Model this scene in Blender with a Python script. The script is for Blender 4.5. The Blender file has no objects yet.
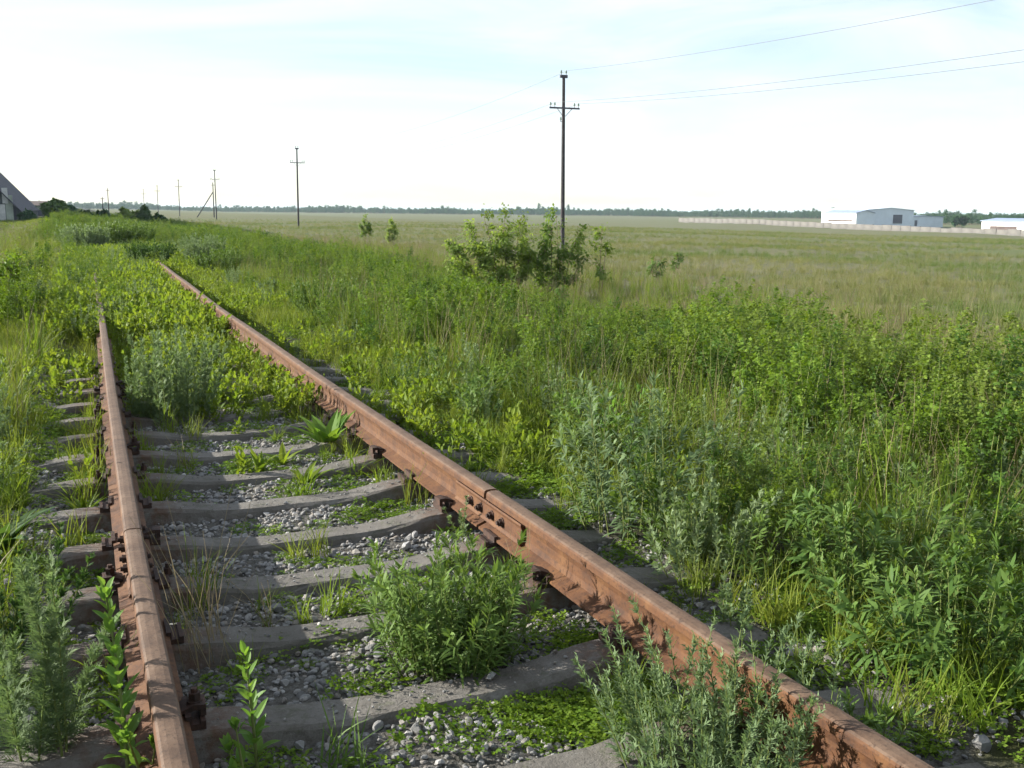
import bpy, math
import numpy as np
from mathutils import Matrix, Vector

R = math.radians
scene = bpy.context.scene
col = scene.collection

# ------------------------------------------------------------------ camera
CAM = np.array([-0.935, 0.0, 1.507])
YAW, PITCH, ROLL, FPX = 0.40544, 0.17146, 0.00873, 1000.0
_F = np.array([math.sin(YAW) * math.cos(PITCH), math.cos(YAW) * math.cos(PITCH), -math.sin(PITCH)])
_R = np.array([math.cos(YAW), -math.sin(YAW), 0.0])
_U = np.cross(_R, _F)
_c, _s = math.cos(ROLL), math.sin(ROLL)
_R, _U = _c * _R + _s * _U, -_s * _R + _c * _U
cam_data = bpy.data.cameras.new('camera')
cam_data.sensor_width = 36.0
cam_data.lens = 36.0 * FPX / 1024.0
cam_data.clip_start = 0.02
cam_data.clip_end = 20000.0
cam = bpy.data.objects.new('camera', cam_data)
m = Matrix.Identity(4)
for i in range(3):
    m[i][0], m[i][1], m[i][2], m[i][3] = _R[i], _U[i], -_F[i], CAM[i]
cam.matrix_world = m
col.objects.link(cam)
scene.camera = cam

# ------------------------------------------------------------------ sky, sun, exposure
SUN_AZ, SUN_EL = -58.0, 22.0          # degrees from the track direction (+Y), minus = left
sun_dir = Vector((math.sin(R(SUN_AZ)) * math.cos(R(SUN_EL)), math.cos(R(SUN_AZ)) * math.cos(R(SUN_EL)), math.sin(R(SUN_EL))))
world = bpy.data.worlds.new('World')
scene.world = world
world.use_nodes = True
wn, wl = world.node_tree.nodes, world.node_tree.links
wn.clear()
w_out = wn.new('ShaderNodeOutputWorld')
w_bg = wn.new('ShaderNodeBackground')
w_bg.inputs['Strength'].default_value = 0.084
w_sky = wn.new('ShaderNodeTexSky')
w_sky.sky_type = 'NISHITA'
w_sky.sun_disc = False
w_sky.sun_elevation = R(SUN_EL)
w_sky.sun_rotation = R(SUN_AZ)
w_sky.air_density = 1.0
w_sky.dust_density = 0.5
w_sky.ozone_density = 2.0
# thin veil of high cloud over the whole sky
w_tc = wn.new('ShaderNodeTexCoord')
w_map = wn.new('ShaderNodeMapping')
w_map.inputs['Rotation'].default_value = (0, 0, R(-50))
w_map.inputs['Scale'].default_value = (1.0, 3.2, 9.0)
w_noise = wn.new('ShaderNodeTexNoise')
w_noise.inputs['Scale'].default_value = 1.6
w_noise.inputs['Detail'].default_value = 7.0
w_noise.inputs['Roughness'].default_value = 0.55
w_noise.inputs['Distortion'].default_value = 0.6
w_ramp = wn.new('ShaderNodeMapRange')
w_ramp.inputs['From Min'].default_value = 0.36
w_ramp.inputs['From Max'].default_value = 0.66
w_ramp.inputs['To Min'].default_value = 0.26
w_ramp.inputs['To Max'].default_value = 0.80
w_mix = wn.new('ShaderNodeMix')
w_mix.data_type = 'RGBA'
w_mix.inputs['B'].default_value = (4.95, 5.25, 5.45, 1)
wl.new(w_tc.outputs['Generated'], w_map.inputs['Vector'])
wl.new(w_map.outputs['Vector'], w_noise.inputs['Vector'])
wl.new(w_noise.outputs['Fac'], w_ramp.inputs['Value'])
wl.new(w_ramp.outputs['Result'], w_mix.inputs['Factor'])
wl.new(w_sky.outputs['Color'], w_mix.inputs['A'])
wl.new(w_mix.outputs['Result'], w_bg.inputs['Color'])
wl.new(w_bg.outputs['Background'], w_out.inputs['Surface'])

sun_data = bpy.data.lights.new('sun', 'SUN')
sun_data.energy = 5.0
sun_data.angle = R(0.6)
sun_data.color = (1.0, 0.955, 0.87)
sun = bpy.data.objects.new('sun', sun_data)
sun.rotation_euler = sun_dir.to_track_quat('Z', 'Y').to_euler()
col.objects.link(sun)

vs = scene.view_settings
vs.view_transform = 'Standard'
vs.look = 'None'
vs.gamma = 1.0
vs.use_curve_mapping = False
vs.exposure = 1.46
scene.render.engine = 'CYCLES'
scene.cycles.max_bounces = 4
scene.cycles.diffuse_bounces = 2
scene.cycles.glossy_bounces = 2
scene.cycles.transmission_bounces = 3
scene.cycles.transparent_max_bounces = 4
scene.cycles.volume_bounces = 0
scene.cycles.use_light_tree = False
scene.cycles.adaptive_threshold = 0.02
scene.cycles.caustics_reflective = False
scene.cycles.caustics_refractive = False

# ------------------------------------------------------------------ helpers
def tag(o, label=None, cat=None, group=None, kind=None):
    if label: o['label'] = label
    if cat: o['category'] = cat
    if group: o['group'] = group
    if kind: o['kind'] = kind
    return o

def empty(name, loc=(0, 0, 0), rz=0.0):
    o = bpy.data.objects.new(name, None)
    o.empty_display_size = 0.1
    o.location = loc
    o.rotation_euler = (0, 0, rz)
    col.objects.link(o)
    return o

def norm(v):
    return v / np.maximum(np.linalg.norm(v, axis=-1, keepdims=True), 1e-9)

class MB:
    """collects vertices and polygons and links them as one mesh object"""
    def __init__(self):
        self.V, self.T, self.Q, self.tm, self.qm, self.var, self.n = [], [], [], [], [], [], 0
    def add(self, V, tris=None, quads=None, mat=0, var=0.5):
        V = np.asarray(V, float).reshape(-1, 3)
        self.V.append(V)
        self.var.append(np.broadcast_to(np.asarray(var, float), (len(V),)))
        if tris is not None and len(tris):
            t = np.asarray(tris, int).reshape(-1, 3) + self.n
            self.T.append(t); self.tm.append(np.full(len(t), mat))
        if quads is not None and len(quads):
            q = np.asarray(quads, int).reshape(-1, 4) + self.n
            self.Q.append(q); self.qm.append(np.full(len(q), mat))
        self.n += len(V)
        return self
    def mesh(self, name, mats, smooth=False):
        me = bpy.data.meshes.new(name)
        V = np.concatenate(self.V)
        T = np.concatenate(self.T) if self.T else np.zeros((0, 3), int)
        Q = np.concatenate(self.Q) if self.Q else np.zeros((0, 4), int)
        me.vertices.add(len(V)); me.vertices.foreach_set('co', V.astype(np.float32).ravel())
        loops = np.concatenate([T.ravel(), Q.ravel()])
        me.loops.add(len(loops)); me.loops.foreach_set('vertex_index', loops.astype(np.int32))
        nf = len(T) + len(Q)
        me.polygons.add(nf)
        starts = np.concatenate([np.arange(len(T)) * 3, len(T) * 3 + np.arange(len(Q)) * 4])
        me.polygons.foreach_set('loop_start', starts.astype(np.int32))
        mi = np.concatenate([np.concatenate(self.tm) if self.tm else np.zeros(0), np.concatenate(self.qm) if self.qm else np.zeros(0)])
        for mt in mats: me.materials.append(mt)
        me.polygons.foreach_set('material_index', mi.astype(np.int32))
        me.polygons.foreach_set('use_smooth', np.full(nf, bool(smooth)))
        at = me.attributes.new('var', 'FLOAT', 'POINT')
        at.data.foreach_set('value', np.concatenate(self.var).astype(np.float32))
        me.update(calc_edges=True)
        me.validate()
        return me
    def build(self, name, mats, parent=None, smooth=False, loc=None, link=True):
        if not isinstance(mats, (list, tuple)): mats = [mats]
        o = bpy.data.objects.new(name, self.mesh(name, mats, smooth))
        if link: col.objects.link(o)
        if parent is not None: o.parent = parent
        if loc is not None: o.location = loc
        return o

def inst(name, me, parent=None, loc=(0, 0, 0), rot=(0, 0, 0), sc=(1, 1, 1)):
    o = bpy.data.objects.new(name, me)
    col.objects.link(o)
    if parent is not None: o.parent = parent
    o.location, o.rotation_euler, o.scale = loc, rot, sc
    return o

BOXQ = [(0, 3, 2, 1), (4, 5, 6, 7), (0, 1, 5, 4), (1, 2, 6, 5), (2, 3, 7, 6), (3, 0, 4, 7)]
def box(mb, x0, x1, y0, y1, z0, z1, mat=0, var=0.5):
    return mb.add([(x0, y0, z0), (x1, y0, z0), (x1, y1, z0), (x0, y1, z0), (x0, y0, z1), (x1, y0, z1), (x1, y1, z1), (x0, y1, z1)], quads=BOXQ, mat=mat, var=var)

def cyl(mb, p0, p1, r0, r1, n=8, mat=0, cap=True, var=0.5):
    p0, p1 = np.array(p0, float), np.array(p1, float)
    d = norm(p1 - p0)
    a = np.array([1., 0, 0]) if abs(d[0]) < 0.8 else np.array([0, 1., 0])
    u = norm(np.cross(d, a)); v = np.cross(d, u)
    th = np.arange(n) * 2 * math.pi / n
    ring = np.cos(th)[:, None] * u + np.sin(th)[:, None] * v
    V = np.concatenate([p0 + ring * r0, p1 + ring * r1, [p0], [p1]])
    k = np.arange(n); k2 = (k + 1) % n
    q = np.stack([k, k2, k2 + n, k + n], 1)
    t = np.concatenate([np.stack([k2, k, np.full(n, 2 * n)], 1), np.stack([k + n, k2 + n, np.full(n, 2 * n + 1)], 1)]) if cap else None
    return mb.add(V, tris=t, quads=q, mat=mat, var=var)

def tube(mb, pts, rad, n=4, mat=0, var=0.5):
    pts = np.asarray(pts, float); k = len(pts)
    rad = np.broadcast_to(np.asarray(rad, float), (k,))
    d = norm(np.gradient(pts, axis=0))
    a = np.array([0.31, 0.95, 0.05])
    u = norm(np.cross(d, a)); v = np.cross(d, u)
    th = np.arange(n) * 2 * math.pi / n
    V = pts[:, None, :] + rad[:, None, None] * (np.cos(th)[None, :, None] * u[:, None, :] + np.sin(th)[None, :, None] * v[:, None, :])
    i = np.arange(k - 1)[:, None] * n; j = np.arange(n)[None, :]; j2 = (j + 1) % n
    q = np.stack([i + j, i + j2, i + n + j2, i + n + j], -1).reshape(-1, 4)
    return mb.add(V.reshape(-1, 3), quads=q, mat=mat, var=var)

PROF = {
    'blade': lambda t: np.where(t < 0.45, 1.0 - 0.1 * t, np.clip((1 - t) / 0.55, 0, 1) ** 0.8 * 0.955),
    'lance': lambda t: np.sin(np.pi * np.clip(t, 0, 1) ** 0.75) ** 0.8 * 0.97 + 0.03,
    'ovate': lambda t: np.sin(np.pi * np.clip(t, 0, 1) ** 0.62) ** 0.9 * 0.98 + 0.02,
}
def blades(mb, P, D, N, L, W, bend=None, nseg=2, prof='blade', mat=0, var=None, fold=0.0):
    """a batch of strips: P root, D direction, N upward side, L length, W half width, bend = shift of the tip"""
    P = np.asarray(P, float).reshape(-1, 3); n = len(P)
    if n == 0: return mb
    D = norm(np.broadcast_to(D, P.shape)); N = np.broadcast_to(N, P.shape)
    S = norm(np.cross(D, N)); N2 = np.cross(S, D)
    L = np.broadcast_to(np.asarray(L, float), (n,)); W = np.broadcast_to(np.asarray(W, float), (n,))
    bend = np.zeros((n, 3)) if bend is None else np.broadcast_to(bend, P.shape)
    var = np.full(n, 0.5) if var is None else np.broadcast_to(np.asarray(var, float), (n,))
    t = np.linspace(0, 1, nseg + 1)
    c = P[:, None, :] + D[:, None, :] * (L[:, None] * t)[:, :, None] + bend[:, None, :] * (t ** 2)[None, :, None]
    w = (W[:, None] * PROF[prof](t)[None, :])[:, :, None] * S[:, None, :]
    if fold > 0:
        up = (W[:, None] * PROF[prof](t)[None, :])[:, :, None] * N2[:, None, :] * fold
        V = np.stack([c - w + up, c, c + w + up], 2).reshape(-1, 3); k = 3
    else:
        V = np.stack([c - w, c + w], 2).reshape(-1, 3); k = 2
    per = (nseg + 1) * k
    b = (np.arange(n) * per)[:, None, None]; s = (np.arange(nseg) * k)[None, :, None]; j = np.arange(k - 1)[None, None, :]
    q = np.stack([b + s + j, b + s + j + 1, b + s + j + 1 + k, b + s + j + k], -1).reshape(-1, 4)
    return mb.add(V, quads=q, mat=mat, var=np.repeat(var, per))

# ------------------------------------------------------------------ materials
def new_mat(name):
    mt = bpy.data.materials.new(name); mt.use_nodes = True
    nt = mt.node_tree
    return mt, nt, nt.nodes, nt.links, nt.nodes['Principled BSDF']

def noise(nt, scale, detail=4, rough=0.55, vec=None, dist=0.0):
    n = nt.nodes.new('ShaderNodeTexNoise')
    n.inputs['Scale'].default_value = scale; n.inputs['Detail'].default_value = detail
    n.inputs['Roughness'].default_value = rough; n.inputs['Distortion'].default_value = dist
    if vec is not None: nt.links.new(vec, n.inputs['Vector'])
    return n.outputs['Fac']

def ramp(nt, fac, stops):
    r = nt.nodes.new('ShaderNodeValToRGB')
    el = r.color_ramp.elements
    while len(el) < len(stops): el.new(0.5)
    for e, (p, c) in zip(el, stops):
        e.position = p; e.color = (c[0], c[1], c[2], 1)
    nt.links.new(fac, r.inputs['Fac'])
    return r.outputs['Color']

def mixc(nt, fac, a, b, mode='MIX'):
    n = nt.nodes.new('ShaderNodeMix'); n.data_type = 'RGBA'; n.blend_type = mode
    for s, v in (('Factor', fac), ('A', a), ('B', b)):
        if hasattr(v, 'links'): nt.links.new(v, n.inputs[s])
        elif s == 'Factor': n.inputs[s].default_value = v
        else: n.inputs[s].default_value = (v[0], v[1], v[2], 1)
    return n.outputs['Result']

def math_n(nt, op, a, b=None, clamp=False):
    n = nt.nodes.new('ShaderNodeMath'); n.operation = op; n.use_clamp = clamp
    for i, v in enumerate((a, b)):
        if v is None: continue
        if hasattr(v, 'links'): nt.links.new(v, n.inputs[i])
        else: n.inputs[i].default_value = v
    return n.outputs[0]

def maprange(nt, v, a, b, c=0.0, d=1.0, smooth=True):
    n = nt.nodes.new('ShaderNodeMapRange')
    n.interpolation_type = 'SMOOTHSTEP' if smooth else 'LINEAR'
    nt.links.new(v, n.inputs['Value'])
    for k, x in (('From Min', a), ('From Max', b), ('To Min', c), ('To Max', d)): n.inputs[k].default_value = x
    return n.outputs['Result']

def bump(nt, bsdf, h, dist, strength=1.0):
    b = nt.nodes.new('ShaderNodeBump'); b.inputs['Distance'].default_value = dist; b.inputs['Strength'].default_value = strength
    nt.links.new(h, b.inputs['Height']); nt.links.new(b.outputs['Normal'], bsdf.inputs['Normal'])

def objco(nt):
    return nt.nodes.new('ShaderNodeTexCoord').outputs['Object']

def leaf_mat(name, ca, cb, trans=0.32, rough=0.55, rand=0.5, tcol=None, drift=None):
    mt, nt, nodes, links, bs = new_mat(name)
    at = nodes.new('ShaderNodeAttribute'); at.attribute_name = 'var'
    oi = nodes.new('ShaderNodeObjectInfo')
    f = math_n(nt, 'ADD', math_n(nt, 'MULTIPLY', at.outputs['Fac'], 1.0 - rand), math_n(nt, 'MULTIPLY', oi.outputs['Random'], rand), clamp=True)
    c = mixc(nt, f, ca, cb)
    if drift:
        c = mixc(nt, maprange(nt, noise(nt, drift[0], 3, 0.6, oi.outputs['Location']), 0.42, 0.62, 0, drift[1]), c, drift[2])
    links.new(c, bs.inputs['Base Color'])
    bs.inputs['Roughness'].default_value = rough
    bs.inputs['Specular IOR Level'].default_value = 0.12
    tr = nodes.new('ShaderNodeBsdfTranslucent')
    c2 = mixc(nt, 1.0, c, tcol or (1.75, 1.7, 0.85), 'MULTIPLY')
    links.new(c2, tr.inputs['Color'])
    mx = nodes.new('ShaderNodeMixShader'); mx.inputs['Fac'].default_value = trans
    links.new(bs.outputs['BSDF'], mx.inputs[1]); links.new(tr.outputs['BSDF'], mx.inputs[2])
    links.new(mx.outputs['Shader'], nodes['Material Output'].inputs['Surface'])
    return mt

M = {}
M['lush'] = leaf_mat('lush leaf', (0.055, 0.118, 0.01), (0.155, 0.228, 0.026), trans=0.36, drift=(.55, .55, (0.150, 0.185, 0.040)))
M['lush_dark'] = leaf_mat('deep green leaf', (0.032, 0.082, 0.01), (0.085, 0.15, 0.022))
M['grass'] = leaf_mat('grass blade', (0.056, 0.112, 0.011), (0.155, 0.212, 0.028), trans=0.36, drift=(.8, .5, (0.170, 0.180, 0.045)))
M['grass_yellow'] = leaf_mat('yellow green grass', (0.066, 0.112, 0.016), (0.165, 0.185, 0.038))
M['dry'] = leaf_mat('dry straw', (0.16, 0.125, 0.065), (0.28, 0.23, 0.135), trans=0.2, tcol=(1.1, 1.05, 0.9))
M['pale_grass'] = leaf_mat('pale field grass', (0.078, 0.108, 0.028), (0.215, 0.2, 0.092), trans=0.3, rand=0.55, drift=(.10, .8, (0.070, 0.120, 0.024)))
M['worm'] = leaf_mat('wormwood leaf', (0.082, 0.132, 0.054), (0.21, 0.265, 0.138), trans=0.30, rough=0.7, tcol=(1.4, 1.5, 0.9))
M['willow'] = leaf_mat('narrow leaf', (0.04, 0.092, 0.018), (0.12, 0.182, 0.042), trans=0.28)
M['clover'] = leaf_mat('clover leaflet', (0.058, 0.122, 0.01), (0.15, 0.215, 0.024), trans=0.36)
M['broad'] = leaf_mat('broad yellow green leaf', (0.066, 0.122, 0.013), (0.175, 0.22, 0.03), trans=0.38)
M['dock'] = leaf_mat('dock leaf', (0.060, 0.140, 0.020), (0.140, 0.220, 0.035), trans=0.36, rough=0.62)
M['herb'] = leaf_mat('herb leaf', (0.07, 0.155, 0.025), (0.15, 0.24, 0.05), trans=0.36, rough=0.5)
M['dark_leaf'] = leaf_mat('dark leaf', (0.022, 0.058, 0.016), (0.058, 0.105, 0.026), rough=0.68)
M['shrub_leaf'] = leaf_mat('shrub leaf', (0.07, 0.13, 0.02), (0.19, 0.255, 0.055), trans=0.42)
M['stem'] = leaf_mat('green stem', (0.10, 0.14, 0.035), (0.16, 0.18, 0.06), trans=0.1)
M['twig'] = leaf_mat('woody twig', (0.12, 0.085, 0.055), (0.20, 0.15, 0.10), trans=0.0)
M['far_leaf'] = leaf_mat('far wood foliage', (0.018, 0.06, 0.026), (0.055, 0.11, 0.042), trans=0.2)

def rust_mat(name, dark, mid, light, scale=1.0):
    mt, nt, nodes, links, bs = new_mat(name)
    co = objco(nt)
    n1 = noise(nt, 9 * scale, 6, 0.65, co)
    n2 = noise(nt, 70 * scale, 5, 0.7, co)
    mp = nodes.new('ShaderNodeMapping'); mp.inputs['Scale'].default_value = (60, 1.2, 60); links.new(co, mp.inputs['Vector'])
    n3 = noise(nt, 1.0, 3, 0.5, mp.outputs['Vector'])
    c = ramp(nt, n1, [(0.32, dark), (0.5, mid), (0.68, light)])
    c = mixc(nt, maprange(nt, n2, 0.5, 0.72), c, tuple(v * 0.55 for v in dark))
    c = mixc(nt, math_n(nt, 'MULTIPLY', maprange(nt, n3, 0.5, 0.75), 0.4), c, light)
    n4 = noise(nt, 26 * scale, 8, 0.75, co, 0.4)
    c = mixc(nt, maprange(nt, n4, 0.54, 0.70, 0, 0.5), c, tuple(v * 0.42 for v in mid))
    c = mixc(nt, maprange(nt, n4, 0.44, 0.30, 0, 0.45), c, tuple(min(1, v * 1.25) for v in light))
    links.new(c, bs.inputs['Base Color'])
    bs.inputs['Roughness'].default_value = 0.78
    bs.inputs['Specular IOR Level'].default_value = 0.35
    h = math_n(nt, 'ADD', math_n(nt, 'MULTIPLY', n2, 0.6), n1)
    bump(nt, bs, h, 0.003, 0.7)
    return mt
M['rail'] = rust_mat('rusted rail steel', (0.046, 0.019, 0.008), (0.086, 0.034, 0.011), (0.120, 0.054, 0.018))
M['rail_top'] = rust_mat('worn rail head', (0.066, 0.038, 0.023), (0.100, 0.060, 0.037), (0.130, 0.084, 0.055))
M['fixing'] = rust_mat('dark rusted fixing', (0.020, 0.012, 0.009), (0.036, 0.019, 0.013), (0.070, 0.032, 0.019), 3.0)

def concrete_mat():
    mt, nt, nodes, links, bs = new_mat('weathered concrete')
    co = objco(nt)
    oi = nodes.new('ShaderNodeObjectInfo')
    n1 = noise(nt, 5, 6, 0.6, co); n2 = noise(nt, 120, 4, 0.7, co); n3 = noise(nt, 22, 5, 0.6, co)
    c = ramp(nt, n1, [(0.3, (0.075, 0.067, 0.056)), (0.52, (0.115, 0.104, 0.090)), (0.72, (0.155, 0.144, 0.128))])
    c = mixc(nt, maprange(nt, n3, 0.52, 0.70, 0, 0.65), c, (0.062, 0.054, 0.040))
    c = mixc(nt, maprange(nt, n2, 0.56, 0.72, 0, 0.7), c, (0.045, 0.042, 0.036))
    c = mixc(nt, maprange(nt, n2, 0.44, 0.28, 0, 0.6), c, (0.21, 0.20, 0.185))
    c = mixc(nt, math_n(nt, 'MULTIPLY', oi.outputs['Random'], 0.35), c, (0.075, 0.068, 0.054))
    sx = nodes.new('ShaderNodeSeparateXYZ'); links.new(co, sx.inputs[0])
    st = maprange(nt, math_n(nt, 'ABSOLUTE', math_n(nt, 'SUBTRACT', math_n(nt, 'ABSOLUTE', sx.outputs['X']), 0.8)), 0.34, 0.10)
    c = mixc(nt, math_n(nt, 'MULTIPLY', st, maprange(nt, n3, 0.3, 0.65)), c, (0.085, 0.045, 0.026))
    n5 = noise(nt, 14, 6, 0.7, co, 0.5)
    c = mixc(nt, maprange(nt, n5, 0.58, 0.66, 0, 0.55), c, (0.055, 0.060, 0.030))
    c = mixc(nt, maprange(nt, n5, 0.40, 0.33, 0, 0.5), c, (0.19, 0.185, 0.165))
    links.new(c, bs.inputs['Base Color']); bs.inputs['Roughness'].default_value = 0.92
    bump(nt, bs, math_n(nt, 'ADD', n2, math_n(nt, 'MULTIPLY', n3, 2.0)), 0.005, 0.8)
    return mt
M['concrete'] = concrete_mat()

def stone_mat():
    mt, nt, nodes, links, bs = new_mat('ballast stone')
    oi = nodes.new('ShaderNodeObjectInfo')
    n1 = noise(nt, 35, 4, 0.6, objco(nt))
    c = ramp(nt, oi.outputs['Random'], [(0.0, (0.12, 0.118, 0.114)), (0.35, (0.21, 0.207, 0.20)), (0.6, (0.285, 0.28, 0.272)), (0.8, (0.215, 0.185, 0.15)), (1.0, (0.42, 0.41, 0.395))])
    c = mixc(nt, maprange(nt, n1, 0.35, 0.7, 0, 0.5), c, (0.09, 0.085, 0.077))
    links.new(c, bs.inputs['Base Color']); bs.inputs['Roughness'].default_value = 0.85
    bump(nt, bs, n1, 0.004, 0.6)
    return mt
M['stone'] = stone_mat()

def ground_mat():
    mt, nt, nodes, links, bs = new_mat('ground')
    co = objco(nt)
    sx = nodes.new('ShaderNodeSeparateXYZ'); links.new(co, sx.inputs[0])
    n_f = noise(nt, 60, 4, 0.7, co); n_m = noise(nt, 3.0, 5, 0.6, co); n_l = noise(nt, 0.05, 5, 0.6, co)
    mp = nodes.new('ShaderNodeMapping'); mp.inputs['Rotation'].default_value = (0, 0, YAW); mp.inputs['Scale'].default_value = (0.012, 0.075, 1); links.new(co, mp.inputs['Vector'])
    n_s = noise(nt, 1.0, 5, 0.6, mp.outputs['Vector'])
    grit = ramp(nt, n_f, [(0.3, (0.045, 0.040, 0.033)), (0.5, (0.085, 0.080, 0.070)), (0.7, (0.15, 0.145, 0.135))])
    soil = ramp(nt, n_m, [(0.3, (0.024, 0.021, 0.011)), (0.55, (0.032, 0.034, 0.013)), (0.75, (0.044, 0.048, 0.018))])
    field = ramp(nt, n_s, [(0.28, (0.088, 0.098, 0.046)), (0.45, (0.132, 0.124, 0.074)), (0.6, (0.108, 0.120, 0.052)), (0.75, (0.072, 0.112, 0.034))])
    field = mixc(nt, maprange(nt, n_l, 0.35, 0.7, 0, 0.6), field, (0.115, 0.125, 0.058))
    n_t = noise(nt, 2.2, 6, 0.75, co)
    field = mixc(nt, maprange(nt, n_t, 0.45, 0.7, 0, 0.45), field, (0.055, 0.066, 0.024))
    ax = math_n(nt, 'ABSOLUTE', sx.outputs['X'])
    edge = math_n(nt, 'ADD', ax, math_n(nt, 'MULTIPLY', math_n(nt, 'SUBTRACT', n_m, 0.5), 1.0))
    c = mixc(nt, math_n(nt, 'MAXIMUM', maprange(nt, edge, 1.25, 1.6), maprange(nt, sx.outputs['Y'], 8.0, 15.0)), grit, soil)
    c = mixc(nt, maprange(nt, sx.outputs['X'], 8.5, 12.0), c, field)
    c = mixc(nt, maprange(nt, sx.outputs['X'], -12.0, -16.0), c, field)
    # bare dirt path left of the track, running towards the barn
    px = math_n(nt, 'ADD', sx.outputs['X'], math_n(nt, 'MULTIPLY', math_n(nt, 'SUBTRACT', n_l, 0.5), 3.0))
    pw = math_n(nt, 'ABSOLUTE', math_n(nt, 'ADD', px, 4.6))
    path = maprange(nt, pw, 1.5, 0.7)
    c = mixc(nt, math_n(nt, 'MULTIPLY', path, maprange(nt, sx.outputs['Y'], 24, 34)), c, (0.105, 0.095, 0.060))
    links.new(c, bs.inputs['Base Color']); bs.inputs['Roughness'].default_value = 0.95; bs.inputs['Specular IOR Level'].default_value = 0.1
    bump(nt, bs, math_n(nt, 'ADD', n_f, math_n(nt, 'MULTIPLY', n_t, 6.0)), 0.02, 0.6)
    return mt
M['ground'] = ground_mat()

def plain_mat(name, c, rough=0.8, var=0.12, scale=2.0, metal=0.0):
    mt, nt, nodes, links, bs = new_mat(name)
    n1 = noise(nt, scale, 5, 0.6, objco(nt))
    links.new(mixc(nt, maprange(nt, n1, 0.3, 0.7), tuple(v * (1 - var) for v in c), tuple(min(1, v * (1 + var)) for v in c)), bs.inputs['Base Color'])
    bs.inputs['Roughness'].default_value = rough; bs.inputs['Metallic'].default_value = metal
    return mt
M['pole'] = plain_mat('creosoted pole', (0.042, 0.036, 0.038), 0.9, 0.3, 6)
M['steel'] = plain_mat('painted steel bracket', (0.06, 0.055, 0.075), 0.6)
M['glass'] = plain_mat('glazed insulator', (0.20, 0.26, 0.20), 0.15)
M['wire'] = plain_mat('aluminium wire', (0.16, 0.16, 0.17), 0.5)
M['white_wall'] = plain_mat('white render', (0.78, 0.77, 0.73), 0.8, 0.05, 0.4)
M['grey_clad_shade'] = plain_mat('grey blue cladding and gable shade', (0.56, 0.62, 0.68), 0.6, 0.06, 0.3)  # cladding colour; on gable walls the grey also paints in their shade
M['blue_roof'] = plain_mat('blue grey roof sheet', (0.22, 0.27, 0.38), 0.5, 0.1, 0.4)
M['dark_open'] = plain_mat('dark door leaf', (0.035, 0.035, 0.06), 0.5)
M['fence'] = plain_mat('concrete fence panel', (0.125, 0.116, 0.104), 0.9, 0.25, 0.35)
M['barn'] = plain_mat('dark tarred boards', (0.045, 0.055, 0.058), 0.85, 0.25, 0.6)
M['barn_roof'] = plain_mat('grey asbestos roof', (0.040, 0.038, 0.055), 0.85, 0.25, 0.8)
M['barn_pale'] = plain_mat('pale weathered panel', (0.42, 0.42, 0.40), 0.85, 0.3, 0.9)
M['barn_pale2'] = plain_mat('greenish weathered panel', (0.25, 0.28, 0.23), 0.85, 0.3, 0.9)
M['brick_far'] = plain_mat('rust brown sheet', (0.085, 0.058, 0.050), 0.85, 0.2, 0.5)

# ------------------------------------------------------------------ terrain
def sst(x, a, b):
    t = np.clip((np.asarray(x, float) - a) / (b - a), 0, 1)
    return t * t * (3 - 2 * t)

def gz(x, y):
    x = np.asarray(x, float); y = np.asarray(y, float)
    z = np.full(np.broadcast(x, y).shape, -0.094)
    z = z - 0.40 * sst(x, 1.35, 4.4) - 0.28 * sst(x, 4.4, 9.5)
    z = z - 3.5 * sst(x, 32, 240) + 1.5 * sst(y, 210, 340) * sst(x, 130, 240)
    z = z + 0.65 * sst(-x, -1.0, 3.0) * sst(y, 45, 95)
    z = z - 0.20 * sst(-x, 1.35, 3.2) - 0.35 * sst(-x, 3.2, 6.0) * sst(y, 10, 30)
    z = z + 0.075 * sst(-x, 1.02, 1.3) + 0.05 * sst(x, 1.08, 1.4)
    w = sst(np.abs(x), 1.2, 3.0)
    z = z + w * (0.05 * np.sin(x * 1.3 + 0.6 * np.sin(y * .7)) * np.sin(y * 0.9 + 1) + 0.03 * np.sin(x * 2.9 + y * 2.1))
    z = z + (1 - w) * (0.012 * np.sin(x * 7 + 2 * np.sin(y * 3)) * np.sin(y * 5.3))
    z = z + w * sst(x, 12, 40) * 0.10 * (np.sin(x * .11 + 1.7) * np.sin(y * .083) + 0.6 * np.sin(x * .31 + y * .17))
    # low grassy bank in front of the far concrete fence
    z = z + 1.3 * np.exp(-(((x - 172) / 14) ** 2 + ((y - 176) / 42) ** 2))
    return z

def axis(a, b, fine, f0, f1, grow=1.09):
    mid = list(np.arange(f0, f1, fine))
    v, d = f1, fine
    while v < b: mid.append(v); d *= grow; v += d
    mid.append(b)
    lo = []; v, d = f0 - fine, fine
    while v > a: lo.append(v); d *= grow; v -= d
    lo.append(a)
    return np.array(lo[::-1] + mid)
gx = axis(-4000, 7000, 0.07, -2.2, 2.6)
gy = axis(-2500, 9000, 0.08, 1.2, 8.0)
GX, GY = np.meshgrid(gx, gy)
GZ = gz(GX, GY)
ix, iy = np.meshgrid(np.arange(len(gx) - 1), np.arange(len(gy) - 1))
i0 = (iy * len(gx) + ix).ravel()
gm = MB().add(np.stack([GX, GY, GZ], -1).reshape(-1, 3), quads=np.stack([i0, i0 + 1, i0 + 1 + len(gx), i0 + len(gx)], 1))
tag(gm.build('ground', M['ground'], smooth=True), kind='structure')

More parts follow.
